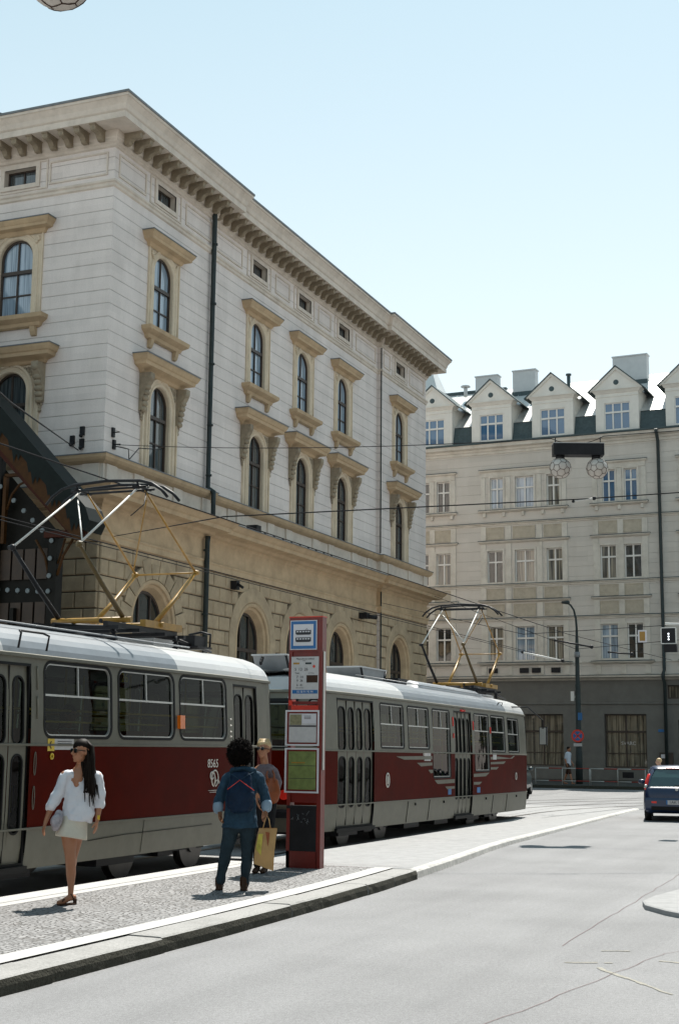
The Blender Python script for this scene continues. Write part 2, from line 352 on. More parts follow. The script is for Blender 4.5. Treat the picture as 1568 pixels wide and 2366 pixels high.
    def build(s, name, mats, parent=None, loc=(0, 0, 0), rot=None, remesh=0, sub=0):
        me = bpy.data.meshes.new(name); me.from_pydata(s.v, [], s.f); me.update()
        if not isinstance(mats, (list, tuple)): mats = [mats]
        for q in mats: me.materials.append(MATS[q] if isinstance(q, str) else q)
        me.polygons.foreach_set('material_index', s.mi); me.polygons.foreach_set('use_smooth', s.sm)
        o = bpy.data.objects.new(name, me); COL.objects.link(o); o.parent = parent; o.location = loc
        if rot is not None: o.rotation_euler = rot if isinstance(rot, tuple) else (0, 0, rot)
        if remesh:
            md = o.modifiers.new('remesh', 'REMESH'); md.mode = 'VOXEL'; md.voxel_size = remesh; md.use_smooth_shade = True
            sm = o.modifiers.new('smooth', 'SMOOTH'); sm.iterations = 3; sm.factor = .5
        return o
def tag(o, label=None, cat=None, group=None, kind=None):
    if label: o['label'] = label
    if cat: o['category'] = cat
    if group: o['group'] = group
    if kind: o['kind'] = kind
    return o
def empty(name, loc, rz, label, cat, group=None):
    o = bpy.data.objects.new(name, None); COL.objects.link(o); o.location = loc; o.rotation_euler = (0, 0, rz); o.empty_display_size = .2
    return tag(o, label, cat, group)
def dup(o, parent, loc=None, rot=None):
    c = o.copy(); COL.objects.link(c); c.parent = parent
    if loc is not None: c.location = loc
    if rot is not None: c.rotation_euler = (0, 0, rot)
    for ch in [x for x in COL.objects if x.parent == o]: dup(ch, c)
    return c
def text_mesh(name, s, size, mat, parent, loc, rot, align='CENTER', depth=.001):
    cu = bpy.data.curves.new(name, 'FONT'); cu.body = s; cu.size = size; cu.align_x = align; cu.align_y = 'CENTER'; cu.extrude = depth
    t = bpy.data.objects.new(name, cu); COL.objects.link(t)
    dg = bpy.context.evaluated_depsgraph_get(); me = bpy.data.meshes.new_from_object(t.evaluated_get(dg))
    bpy.data.objects.remove(t); me.materials.clear(); me.materials.append(MATS[mat]); me.name = name
    o = bpy.data.objects.new(name, me); COL.objects.link(o); o.parent = parent; o.location = loc; o.rotation_euler = rot
    return o

# ------------------------------------------------------------------ openings
class Op:
    def __init__(s, u0, u1, z0, z1, kind='rect', r=.1): s.u0, s.u1, s.z0, s.z1, s.k, s.r = u0, u1, z0, z1, kind, r; s.c = (u0+u1)/2
    def us(s):
        if s.k == 'rect': return [s.u0, s.u1]
        if s.k == 'arch': a = (s.u1-s.u0)/2; return [s.c-a*math.cos(PI*i/20) for i in range(21)]
        o = [s.u0+s.r*(1-math.cos(PI/2*i/5)) for i in range(6)]; return o+[s.u1-(q-s.u0) for q in o[::-1]]
    def _c(s, u):
        e = min(u-s.u0, s.u1-u); return s.r-math.sqrt(max(0, s.r**2-(s.r-e)**2)) if e < s.r else 0
    def top(s, u):
        if s.k == 'rect': return s.z1
        if s.k == 'arch': a = (s.u1-s.u0)/2; return s.z1-a+math.sqrt(max(0, a*a-(u-s.c)**2))
        return s.z1-s._c(u)
    def bot(s, u): return s.z0+(s._c(u) if s.k == 'round' else 0)
    def inset(s, w): return Op(s.u0+w, s.u1-w, s.z0+w, s.z1-w, s.k, max(.01, s.r-w))
    def outline(s):
        U = s.us(); return [(u, s.bot(u)) for u in U]+[(u, s.top(u)) for u in U[::-1]]
def panel(mb, P, u0, u1, z0, z1, ops, ub=(), zb=(), matf=None):
    br = {u0, u1} | {u for u in ub if u0 < u < u1}
    for o in ops: br |= {round(u, 5) for u in o.us()}
    br = sorted(b for b in br if u0-1e-6 <= b <= u1+1e-6)
    br = [b for i, b in enumerate(br) if i == 0 or b-br[i-1] > 1e-4]
    for a, b in zip(br, br[1:]):
        mid = (a+b)/2; here = sorted([o for o in ops if o.u0 < mid < o.u1], key=lambda o: o.z0)
        iv = []; la = lb = z0
        for o in here: iv.append((la, lb, o.bot(a), o.bot(b))); la, lb = o.top(a), o.top(b)
        iv.append((la, lb, z1, z1))
        for (p, q, pp, qq) in iv:
            if pp-p < 1e-5 and qq-q < 1e-5: continue
            lv = [(p, q)]+[(z, z) for z in zb if max(p, q)+1e-4 < z < min(pp, qq)-1e-4]+[(pp, qq)]
            for (s0, s1), (t0, t1) in zip(lv, lv[1:]):
                if matf: mb.cur = matf(mid, (s0+s1+t0+t1)/4)
                mb.face([P(a, s0, 0), P(b, s1, 0), P(b, t1, 0), P(a, t0, 0)])
def reveal(mb, P, op, d0, d1):
    ol = op.outline(); ol.append(ol[0]); mb.grid([[P(u, z, d0) for u, z in ol], [P(u, z, d1) for u, z in ol]])
def pane(mb, P, op, d):
    U = op.us()
    if op.k == 'rect': n = max(1, int((op.u1-op.u0)/.3)); U = [op.u0+(op.u1-op.u0)*i/n for i in range(n+1)]
    for a, b in zip(U, U[1:]): mb.face([P(a, op.bot(a), d), P(b, op.bot(b), d), P(b, op.top(b), d), P(a, op.top(a), d)])
def ring(mb, P, op, w, d0, d1):
    a = op.outline(); i = op.inset(w); b = i.outline(); a.append(a[0]); b.append(b[0])
    mb.grid([[P(u, z, d0) for u, z in a], [P(u, z, d1) for u, z in a], [P(u, z, d1) for u, z in b], [P(u, z, d0) for u, z in b]])
def bar(mb, P, u0, u1, z0, z1, d0, d1):
    c = [(u0, z0), (u1, z0), (u1, z1), (u0, z1)]
    mb.grid([[P(u, z, d0) for u, z in c], [P(u, z, d1) for u, z in c]], closed=True, cap=True)
PL = lambda u, z, d: (u, -d, z)     # flat facade facing -Y

#@@STATION
# ================================================================== STATION
st = empty('station_building', (-21.35, 33.65, 0), 0, 'long cream stone building with arched windows and a bracketed cornice, behind the trams', 'building')
REC = .18
off = lambda u: -REC if 6.42 < u < 22.6 else 0.0
PS = lambda u, z, d: (d+off(u), u, z)
LEN = 28.75; BAYS = [3.1, 10.35, 14.45, 18.55, 25.0]; FB = [-3.36, -7.6, -11.8]
path = [(-24, 0), (0, 0), (0, 6.42), (-REC, 6.42), (-REC, 22.6), (0, 22.6), (0, LEN), (-18, LEN)]
def vsplit(P, u): return (P(u-1e-4, 0, 0), P(u+1e-4, 0, 0))
mb = MB()
win = [Op(b-.60, b+.60, 14.53, 16.96, 'arch') for b in BAYS]+[Op(b-.60, b+.60, 10.05, 12.74, 'arch') for b in BAYS]+[Op(b-.58, b+.58, 18.73, 19.26) for b in BAYS]
for a, b in ((0, 6.42), (6.42, 22.6), (22.6, LEN)):
    o_ = off((a+b)/2); Pq = lambda u, z, d, o_=o_: (d+o_, u, z)
    panel(mb, Pq, a, b, 7.5, 20.1, [q for q in win if a < q.c < b])
for u in (6.42, 22.6): mb.face([(0, u, 0), (-REC, u, 0), (-REC, u, 20.1), (0, u, 20.1)])
fw = [Op(b-.60, b+.60, 14.53, 16.96, 'arch') for b in FB]+[Op(b-.60, b+.60, 10.05, 12.74, 'arch') for b in FB]+[Op(b-.58, b+.58, 18.73, 19.26) for b in FB]
panel(mb, PL, -24, 0, 7.5, 20.1, fw)
mb.face([(0, LEN, 0), (-18, LEN, 0), (-18, LEN, 20.1), (0, LEN, 20.1)]); mb.face([(-24, 0, 0), (-24, LEN, 0), (-24, LEN, 20.1), (-24, 0, 20.1)])
mb.build('wall', WALL, st)
# string course under the attic, bed mould, main cornice
mb = MB()
mb.sweep(path, [(0, 18.2), (.05, 18.24), (.05, 18.32), (.09, 18.36), (.09, 18.42), (.0, 18.46)])
mb.sweep(path, [(0, 19.45), (.06, 19.48), (.06, 19.56), (.12, 19.60), (.12, 19.68), (.16, 19.72), (.16, 19.95), (.80, 19.95), (.80, 20.14), (.76, 20.14), (.82, 20.2), (.86, 20.34), (.96, 20.5), (1.0, 20.52), (1.0, 20.6), (.0, 20.66)])
mb.build('cornice', 'trim_pale', st)
mb = MB(); mb.sweep(path, [(1.0, 20.6), (1.03, 20.6), (1.03, 20.67), (.2, 20.72), (-.5, 20.9), (-6, 22.2)])
mb.build('roof', 'lead', st)
# brackets
mb = MB(); mb.prismx([(0, -.36), (-.12, -.36), (-.2, -.28), (-.27, -.2), (-.40, -.17), (-.48, -.2), (-.55, -.15), (-.57, 0), (0, 0)], -.09, .09)
mb.ell((0, -.15, -.30), (.10, .07, .08), 8); mb.ell((0, -.50, -.14), (.10, .07, .07), 8); mb.box(-.11, .11, -.6, 0, -.035, 0.0)
br = mb.build('cornice_bracket', 'ornament', st, (.16, .32, 19.948), PI/2)
n = 50
for i in range(1, n):
    u = .32+i*(LEN-.6)/(n-1)
    dup(br, st, (.16+off(u), u, 19.948), PI/2)
for i in range(16): dup(br, st, (-.36-i*.562, -.16, 19.948), 0)
# middle cornice + parapet + ledge
mb = MB()
mb.sweep(path, [(0, 7.46), (.09, 7.5), (.09, 7.66), (.12, 7.7), (.12, 7.74), (0.04, 7.78), (.04, 8.4), (.10, 8.46), (.10, 8.54), (.20, 8.58), (.24, 8.66), (.30, 8.68), (.62, 8.70), (.64, 8.82), (.70, 8.86), (.80, 8.98), (.82, 9.02), (.05, 9.10)])
mb.sweep(path, [(.05, 9.74), (.12, 9.77), (.2, 9.82), (.26, 9.90), (.28, 10.0), (0, 10.045)])
mb.build('belt_cornice', 'trim', st)
mb = MB(); mb.sweep(path, [(.05, 9.09), (.05, 9.75)])
for u in [.35, 1.9, 4.3, 6.2, 8.4, 9.1, 11.6, 13.2, 15.7, 17.3, 19.8, 21.6, 23.7, 26.3, 28.4]:
    o_ = off(u); mb.box(o_+.05, o_+.10, u-.28, u+.28, 9.10, 9.745)
for u in [-.35, -2.1, -4.6, -6.3, -8.9]: mb.box(u-.28, u+.28, -.10, -.05, 9.10, 9.745)
mb.build('parapet', 'trim_pale', st)
mb = MB(); mb.sweep(path, [(.845, 9.0), (.845, 9.035), (.045, 9.115)]); mb.sweep(path, [(.295, 9.985), (.295, 10.02), (.0, 10.06)])
mb.build('flashing', 'lead', st)
# attic panels (raised mouldings)
mb = MB()
def frame_rect(P, u0, u1, z0, z1, w=.05, d=.035): ring(mb, P, Op(u0, u1, z0, z1), w, 0, d); mb.one('attic_panel_moulding', 'trim_pale', st)
for a, b in ((.25, 1.85), (4.4, 6.2)): frame_rect(PS, a, b, 18.6, 19.33)
for a, b in ((6.9, 8.95), (11.75, 13.05), (15.85, 17.15), (19.95, 22.3)): frame_rect(PS, a, b, 18.6, 19.33)
for a, b in ((22.85, 23.7), (26.3, 28.4)): frame_rect(PS, a, b, 18.6, 19.33)
frame_rect(PL, -2.3, -.22, 18.6, 19.33); frame_rect(PL, -6.5, -4.45, 18.6, 19.33)
# rusticated ground floor
mb = MB()
gops = [Op(b-1.32, b+1.32, -.1, 6.67, 'arch') for b in BAYS]
PR = lambda u, z, d: (d+off(u)-.02, u, z)
for a, b in ((0, 6.42), (6.42, 22.6), (22.6, LEN)):
    o_ = off((a+b)/2); Pq = lambda u, z, d, o_=o_: (d+o_-.02, u, z)
    panel(mb, Pq, a, b, -.1, 7.5, [q for q in gops if a < q.c < b])
panel(mb, lambda u, z, d: (u, .02-d, z), -24, 0, -.1, 7.5, [])
mb.build('ground_floor_wall', 'rustic_joint', st)
mb = MB()
def block(P, u0, u1, z0, z1, h=.06, c=.03):
    g = .016; u0 += g; u1 -= g; z0 += g; z1 -= g
    if u1-u0 < .1: return
    b_ = [(u0, z0), (u1, z0), (u1, z1), (u0, z1)]; t_ = [(u0+c, z0+c), (u1-c, z0+c), (u1-c, z1-c), (u0+c, z1-c)]
    mb.grid([[P(u, z, -.02) for u, z in b_], [P(u, z, h*.5) for u, z in b_], [P(u, z, h) for u, z in t_]], closed=True); mb.face([P(u, z, h) for u, z in t_])
rh = .478
for k in range(16):
    z1 = 7.46-k*rh; z0 = z1-rh; zm = (z0+z1)/2
    for (A, B) in ((0.0, 6.42), (6.42, 22.6), (22.6, LEN)):
        o_ = off((A+B)/2); Pq = lambda u, z, d, o_=o_: (d+o_, u, z)
        segs = [(A, B)]
        for c in BAYS:
            if not A < c < B: continue
            zz = max(0, zm-5.35); hw = math.sqrt(max(0, 1.84**2-zz**2)) if zz < 1.84 else 0
            if hw == 0: continue
            segs = [x for (a, b) in segs for x in (((a, c-hw), (c+hw, b)) if a < c < b else ((a, b),))]
        for a, b in segs:
            L_ = b-a; nb = max(1, round(L_/.88)); off_ = (k % 2)*.44
            cuts = sorted({a, b} | {A+off_+.88*j for j in range(40) if a+.25 < A+off_+.88*j < b-.25})
            for p, q in zip(cuts, cuts[1:]): block(Pq, p, q, z0, z1)
    cuts = [0, -.75 if k % 2 else -.45]
    while cuts[-1] > -16: cuts.append(cuts[-1]-.9)
    for p, q in zip(cuts, cuts[1:]): block(PL, q, p, z0, z1)
mb.build('rusticated_blocks', 'rustic', st)
def arch_sweep(mb, P, uc, zs, z0, prof, n=24):
    pts = [None]+[PI*i/n for i in range(n+1)]+[None]
    rows = []
    for i, t in enumerate(pts):
        row = []
        for r, d in prof:
            if t is None: row.append(P(uc-r if i == 0 else uc+r, z0, d))
            else: row.append(P(uc-r*math.cos(t), zs+r*math.sin(t), d))
        rows.append(row)
    mb.grid(rows)
for i, b in enumerate(BAYS):
    o_ = off(b); Pq = lambda u, z, d, o_=o_: (d+o_, u, z)
    mb = MB()
    if i == 0:
        for k in range(11):
            t0, t1 = PI*k/11+.014, PI*(k+1)/11-.014
            q = lambda r, t, d: Pq(b-r*math.cos(t), 5.35+r*math.sin(t), d)
            ts = [t0+(t1-t0)*j/3 for j in range(4)]
            ro = 1.82 if k % 2 else 2.0
            mb.grid([[q(1.36, t, -.04) for t in ts]+[q(ro, t, -.04) for t in ts[::-1]], [q(1.36, t, .078) for t in ts]+[q(ro, t, .078) for t in ts[::-1]]], closed=True, cap=True)
        for sg in (-1, 1):
            for k in range(11): 
                a, c = sorted((b+sg*1.36, b+sg*1.84)); block(Pq, a, c, 5.35-(k+1)*rh, 5.35-k*rh)
    else: arch_sweep(mb, Pq, b, 5.35, 0, [(1.86, -.02), (1.86, .07), (1.81, .085), (1.40, .085), (1.36, .05), (1.36, -.02)])
    mb.build('arch_band', 'rustic', st)
    mb = MB(); arch_sweep(mb, Pq, b, 5.35, 0, [(1.36, .0), (1.34, .06), (1.28, .075), (1.22, .05), (1.20, -.02), (1.12, -.06), (1.0, -.34)])
    mb.build('arch_moulding', 'trim', st)
    op = Op(b-1.02, b+1.02, -.1, 6.37, 'arch'); mb = MB()
    ring(mb, Pq, op, .08, -.36, -.27); bar(mb, Pq, b-1, b+1, 5.0, 5.12, -.35, -.26)
    for q in (-.35, .35): bar(mb, Pq, b+q-.03, b+q+.03, 0, 6.3-abs(q)*.2, -.35, -.28)
    wn = mb.build('window', 'dark_wood', st)
    mb = MB(); pane(mb, Pq, op, -.33); mb.build('pane', 'pane_dark', wn)
# window protos
PW = PL
def arched(z0, z1, tr, lb, paneM):
    op = Op(-.60, .60, z0, z1, 'arch'); mb = MB()
    ring(mb, PW, op, .065, -.17, -.08); bar(mb, PW, -.025, .025, z0+.05, z1-.05, -.16, -.09); bar(mb, PW, -.54, .54, tr-.055, tr+.055, -.16, -.06); bar(mb, PW, -.54, .54, lb-.02, lb+.02, -.16, -.10)
    f = mb.build('window', 'dark_wood', st); mb = MB(); pane(mb, PW, op, -.14); p = mb.build('pane', paneM, f); return f
def leaf_lumps(mb, pts, r):
    for x, z in pts:
        a = random.uniform(0, 6); mb.ell((x, -.05, z), (r*random.uniform(.7, 1.3), .045, r*random.uniform(.7, 1.3)), 7)
up = arched(14.53, 16.96, 15.93, 15.2, 'pane_sky')
mb = MB(); arch_sweep(mb, PW, 0, 16.36, 14.53, [(.60, -.16), (.60, .02), (.63, .05), (.68, .03), (.74, .03), (.77, .06), (.81, .06), (.84, .02)])
panel(mb, lambda u, z, d: (u, -.025, z), -.97, .97, 14.5, 17.1, [Op(-.86, .86, 14.5, 16.37+.86, 'arch')] if 0 else [Op(-.80, .80, 14.4, 17.09, 'arch')])
for s_ in (-1, 1): mb.box(min(s_*.97, s_*.93), max(s_*.97, s_*.93), -.06, 0, 14.5, 17.08)
leaf_lumps(mb, [(s_*(.80-k*.05), 16.95-.08*abs(j)-k*.06) for s_ in (-1, 1) for k in range(3) for j in range(2)], .05)
us = mb.build('window_surround', 'trim_warm', st)
mb = MB(); hp = [(-1.0, 0), (-1.0, -.05), (1.0, -.05), (1.0, 0)]
mb.sweep(hp, [(0, 17.05), (.04, 17.08), (.07, 17.14), (.09, 17.18), (.26, 17.22), (.28, 17.30), (.30, 17.32), (.36, 17.42), (.36, 17.46), (0, 17.48)])
mb.cur = 1; mb.sweep(hp, [(.38, 17.455), (.38, 17.485), (0, 17.52)], caps=False); mb.face([(-1.38, -.43, 17.487), (1.38, -.43, 17.487), (1.0, 0, 17.53), (-1.0, 0, 17.53)]); mb.face([(-1.38, -.43, 17.487), (-1.38, 0, 17.487), (-1, 0, 17.53)]); mb.face([(1.38, -.43, 17.487), (1.38, 0, 17.487), (1, 0, 17.53)])
uh = mb.build('window_hood', ['trim', 'lead'], st)
mb = MB(); sp = [(-.92, 0), (-.92, -.03), (.92, -.03), (.92, 0)]
mb.sweep(sp, [(0, 14.08), (.10, 14.12), (.14, 14.22), (.22, 14.27), (.30, 14.33), (.32, 14.45), (0, 14.52)])
mb.face([(-1.2, -.33, 14.46), (1.2, -.33, 14.46), (.92, 0, 14.525), (-.92, 0, 14.525)])
for s_ in (-.78, .78): mb.prismx([(0, 13.82), (-.08, 13.84), (-.13, 13.95), (-.16, 14.1), (0, 14.1)], s_-.09, s_+.09)
ul = mb.build('window_sill', ['trim'], st)
lo = arched(10.05, 12.74, 11.75, 10.95, 'pane_mid')
mb = MB(); arch_sweep(mb, PW, 0, 12.14, 10.05, [(.60, -.16), (.60, .03), (.63, .07), (.69, .07), (.71, .04), (.77, .04), (.80, .09), (.86, .09), (.89, .03)])
panel(mb, lambda u, z, d: (u, -.035, z), -1.08, 1.08, 10.05, 13.0, [Op(-.90, .90, 9.9, 12.99, 'arch')])
for s_ in (-1, 1): mb.box(min(s_*1.08, s_*1.02), max(s_*1.08, s_*1.02), -.08, 0, 10.06, 12.95)
ls = mb.build('window_surround', 'trim_warm', st)
mb = MB()
leaf_lumps(mb, [(s_*(.88-k*.11), 12.82-.09*j-k*.0) for s_ in (-1, ) for k in range(4) for j in range(4-k)], .065); spn2 = mb.one('spandrel_ornament', 'ornament', st)
leaf_lumps(mb, [(s_*(.88-k*.11), 12.82-.09*j-k*.0) for s_ in (1, ) for k in range(4) for j in range(4-k)], .065)
spn = mb.build('spandrel_ornament', 'ornament', st); mb = MB(); CONS = []
for s_ in (-1, 1):
    c = s_*1.12
    mb.prismx([(0, 11.75), (-.06, 11.75), (-.12, 11.85), (-.12, 12.1), (-.2, 12.35), (-.26, 12.5), (-.34, 12.62), (-.40, 12.78), (-.40, 12.92), (0, 12.92)], c-.12, c+.12)
    for q in range(5): mb.ell((c, -.11-.03*q, 11.8+.17*q), (.14, .09, .1), 8)
    mb.ell((c, -.32, 12.76), (.15, .11, .12), 8); leaf_lumps(mb, [(c, 11.6), (c-.05, 11.68), (c+.05, 11.68), (c, 11.5)], .055); CONS.append(mb.one('hood_console', 'ornament', st))
mb = MB(); hp = [(-1.22, 0), (-1.22, -.06), (1.22, -.06), (1.22, 0)]
mb.sweep(hp, [(0, 12.92), (.05, 12.95), (.08, 13.02), (.12, 13.05), (.34, 13.12), (.36, 13.22), (.40, 13.25), (.46, 13.37), (.46, 13.42), (0, 13.44)])
mb.cur = 1; mb.sweep(hp, [(.48, 13.41), (.48, 13.445), (0, 13.48)], caps=False); mb.face([(-1.7, -.54, 13.447), (1.7, -.54, 13.447), (1.22, 0, 13.50), (-1.22, 0, 13.50)]); mb.face([(-1.7, -.54, 13.447), (-1.7, 0, 13.447), (-1.22, 0, 13.5)]); mb.face([(1.7, -.54, 13.447), (1.7, 0, 13.447), (1.22, 0, 13.5)])
lh = mb.build('window_hood', ['trim', 'lead'], st)
op = Op(-.58, .58, 18.73, 19.26); mb = MB(); ring(mb, PW, op, .05, -.25, -.17); bar(mb, PW, -.025, .025, 18.75, 19.24, -.24, -.18)
at = mb.build('attic_window', 'dark_wood', st); mb = MB(); pane(mb, PW, op, -.22); mb.build('pane', 'pane_mid', at)
mb = MB(); reveal(mb, PW, op, -.26, .05); ring(mb, PW, Op(-.72, .72, 18.59, 19.40), .14, 0, .05); ring(mb, PW, Op(-1.0, 1.0, 18.5, 19.43), .05, 0, .03)
ats = mb.build('window_surround', 'trim_pale', st)
protos = [up, us, uh, ul, lo, ls, spn, spn2]+CONS+[lh, at, ats]
for b in BAYS[1:]:
    for p in protos: dup(p, st, (off(b), b, 0), PI/2)
for b in FB:
    for p in protos: dup(p, st, (b, 0, 0), 0)
for p in protos: p.location = (0, BAYS[0], 0); p.rotation_euler = (0, 0, PI/2)
# lower windows further along the side are darker, like the two nearest upper ones are bright
lows = [o for o in COL.objects if o.parent == st and o.name.startswith('window') and not '_' in o.name]
# downpipe and conduit
mb = MB(); mb.tube([(.14, 6.2, 20.0), (.14, 6.2, 19.3), (.14, 6.2, 10.1), (.36, 6.2, 9.95), (.36, 6.2, 9.2), (.2, 6.2, 9.1)], .085, 10)
mb.tube([(.2, 6.2, 8.5), (.18, 6.2, 8.3), (.18, 6.2, 0)], .085, 10)
for z in (18.5, 16.4, 14.3, 12.2, 10.5, 8.0, 5.9, 3.8): mb.tube([(.16, 6.2, z), (.16, 6.2, z+.06)], .105, 10)
mb.build('downpipe', 'pipe_green', st)
mb = MB(); mb.tube([(.03, 22.55, 19.4), (.03, 22.55, 10.1)], .03, 6); mb.tube([(.07, 22.55, 8.4), (.07, 22.55, .2)], .03, 6)
mb.build('conduit', 'pipe_green', st)
# wall anchors, camera box, pigeon spikes on the cornice
mb = MB()
for y, z in ((.45, 10.75), (.52, 10.4)): mb.box(0, .06, y-.06, y+.06, z-.14, z+.14); mb.tube([(.03, y, z), (.3, y-.1, z-.03)], .02, 5); mb.one('wire_anchor', 'black_steel', st)
mb.tube([(.0, .6, 10.35), (.1, .6, 10.35), (.35, .8, 10.3), (.2, 1.1, 10.05), (.35, 1.4, 10.45), (.5, 2.4, 10.6)], .016, 5); mb.one('anchor_cable', 'black_steel', st)
for x, z in ((-.72, 10.75), (-.72, 10.38), (-1.05, 10.5)): mb.box(x-.07, x+.07, -.07, 0, z-.13, z+.13); mb.ell((x, -.1, z-.15), (.06, .06, .06), 8); mb.one('wire_anchor', 'black_steel', st)
mb = MB(); mb.box(-.1, .25, 20.4, 20.75, 7.05, 7.3); mb.tube([(.2, 20.6, 7.15), (.5, 20.9, 7.12)], .09, 8); mb.build('floodlight', 'black_steel', st)
mb = MB(); mb.box(-.1, .12, 8.5, 8.75, 7.0, 7.3); mb.tube([(.1, 8.6, 7.2), (.32, 8.6, 7.05)], .05, 6); mb.build('wall_lamp', 'black_steel', st)
mb = MB()
for i in range(9): u = 9.6+i*.75; mb.box(.60, .66, u-.03, u+.03, 9.02, 9.09); mb.one('cornice_clamp', 'black_steel', st)
mb.box(.2, .6, 9.0, 9.35, 9.06, 9.28); mb.build('cornice_box', 'black_steel', st)

# ================================================================== FAR BUILDING
fb = empty('apartment_building', (-17.5*.95, 75*.95, .0875), R(-3), 'beige apartment block with gabled dormers and white metal roof at the street end', 'building')
fb.scale = (.95, .95, .95)
def P(u, z, d): return (u, -d, z)
groups = {  # z0,z1 : list of (u0,u1,panekind)
 15.10: (16.95, [(-9.0, -8.1, 3), (-7.65, -6.85, 3), (-4.37, -3.6, 5), (-2.89, -1.79, 5), (-1.05, -.29, 4), (2.11, 2.84, 6), (3.34, 4.06, 6), (6.7, 7.45, 4), (7.95, 8.7, 4)]),
 10.87: (12.75, [(-9.1, -8.15, 2), (-7.67, -6.78, 4), (-4.57, -3.65, 3), (-2.94, -1.79, 4), (-1.09, -.17, 4), (1.94, 2.83, 4), (3.27, 4.21, 3), (6.6, 7.5, 4), (7.95, 8.85, 3)]),
 6.50: (8.44, [(-9.1, -8.15, 3), (-7.67, -6.76, 3), (-4.54, -3.65, 4), (-2.94, -1.83, 5), (-1.14, -.18, 4), (1.88, 2.84, 5), (3.33, 4.21, 3), (6.6, 7.5, 3), (7.95, 8.85, 4)])}
for u in list(range(-20, -9, 3)): 
    for z in groups: groups[z][1].append((u, u+.9, 4))
for u in (11, 14, 17): 
    for z in groups: groups[z][1].append((u, u+.9, 4))
PK = {2: 'pane_dark', 3: 'pane_dark', 4: 'pane_curtain', 5: 'pane_sky', 6: 'pane_bluesky'}
pane_mat('pane_bluesky', (.06, .14, .25), .04, .1)  # mirrored sky put into the base colour
ops = [Op(a, b, z, zt) for z, (zt, l) in groups.items() for a, b, k in l]
mb = MB(); panel(mb, P, -21, 20, 5.4, 18.6, ops)
for o in ops: reveal(mb, P, o, 0, -.22)
mb.face([(-21, 0, 0), (-21, 12, 0), (-21, 12, 18.6), (-21, 0, 18.6)]); mb.face([(20, 0, 0), (20, 12, 0), (20, 12, 18.6), (20, 0, 18.6)])
mb.build('wall', WALLF, fb)
shop = [Op(1.96, 4.23, .78, 3.6), Op(-2.6, -.3, .82, 3.6), Op(-6.6, -4.3, .82, 3.6), Op(5.37, 7.3, 4.4, 5.11), Op(5.9, 7.4, .3, 3.3), Op(9, 11.4, .8, 3.6), Op(-11, -8.6, .8, 3.6)]
mb = MB(); panel(mb, P, -21, 20, -.1, 5.4, shop)
for o in shop: reveal(mb, P, o, 0, -.3)
mb.build('ground_floor_wall', 'far_ground', fb)
mb = MB()
for z, zz in ((.1, .7), (4.1, 4.2)): mb.sweep([(-21, 0), (20, 0)], [(0, z), (.05, z+.02), (.05, zz-.02), (0, zz)])
mb.build('plinth', 'far_ground', fb)
for o in shop:
    mb = MB(); ring(mb, P, o, .07, -.28, -.2)
    if o.z0 < 2:
        bar(mb, P, o.u0, o.u1, 2.62, 2.72, -.27, -.19); bar(mb, P, (o.u0+o.u1)/2-.035, (o.u0+o.u1)/2+.035, o.z0, o.z1, -.27, -.21); bar(mb, P, o.u0, o.u1, 1.5, 1.55, -.27, -.22)
    f = mb.build('shop_window', 'dark_wood', fb); mb = MB(); pane(mb, P, o, -.25); mb.build('pane', 'pane_shop' if o.u0 != 1.96 else 'pane_shopmix', f) if False else mb.build('pane', 'pane_shop', f)
mb = MB(); bar(mb, P, 2.9, 3.5, .25, .55, .03, .055); mb.build('cellar_vent', 'black_steel', fb)
t_ = text_mesh('shop_lettering', 'SVARC', .26, 'paper', fb, (3.2, .235, 2.05), (PI/2, 0, 0)); t_['label'] = 'faint white lettering on the shop window'
for z, (zt, l) in groups.items():
    for a, b, k in l:
        o = Op(a, b, z, zt); mb = MB(); ring(mb, P, o, .06, -.2, -.12); th = z+(zt-z)*.66
        bar(mb, P, a, b, th-.045, th+.045, -.19, -.1); bar(mb, P, (a+b)/2-.04, (a+b)/2+.04, z, zt, -.19, -.11)
        f = mb.build('window', 'white_paint', fb); mb = MB(); pane(mb, P, o, -.17); mb.build('pane', PK[k], f)
G = [(-9.4, -6.45), (-4.95, .12), (1.55, 4.58), (6.25, 9.2), (-20.4, -10.8), (10.6, 18.4)]
def strip(u0, u1, prof, mt='far_trim'):
    mb.sweep([(u0, 0), (u0, -.005), (u1, -.005), (u1, 0)], prof)
mb = MB()
mb.sweep([(-21, 0), (20, 0)], [(0, 18.35), (.05, 18.38), (.05, 18.5), (.12, 18.55), (.15, 18.65), (.34, 18.72), (.36, 18.84), (.40, 18.93), (0, 18.97)])
mb.sweep([(-21, 0), (20, 0)], [(0, 5.4), (.05, 5.42), (.12, 5.5), (.34, 5.56), (.36, 5.66), (0, 5.72)])
for z, pr_ in ((14.30, .12), (10.78, .10), (8.86, .10)): mb.sweep([(-21, 0), (20, 0)], [(0, z-.12), (.04, z-.10), (.04, z-.04), (pr_, z), (pr_, z+.05), (0, z+.07)])
mb.sweep([(-21, 0), (20, 0)], [(0, 6.35), (.05, 6.36), (.05, 6.44), (0, 6.45)])
mb.build('belt_cornice', 'far_trim', fb)
for z, pr_ in ((14.30, .12), (10.78, .10), (8.86, .10), (5.62, .36)): mb = MB(); mb.sweep([(-21, 0), (20, 0)], [(pr_+.012, z+.03), (pr_+.012, z+.066), (0, z+.085)]); mb.build('belt_flashing', 'slate', fb)
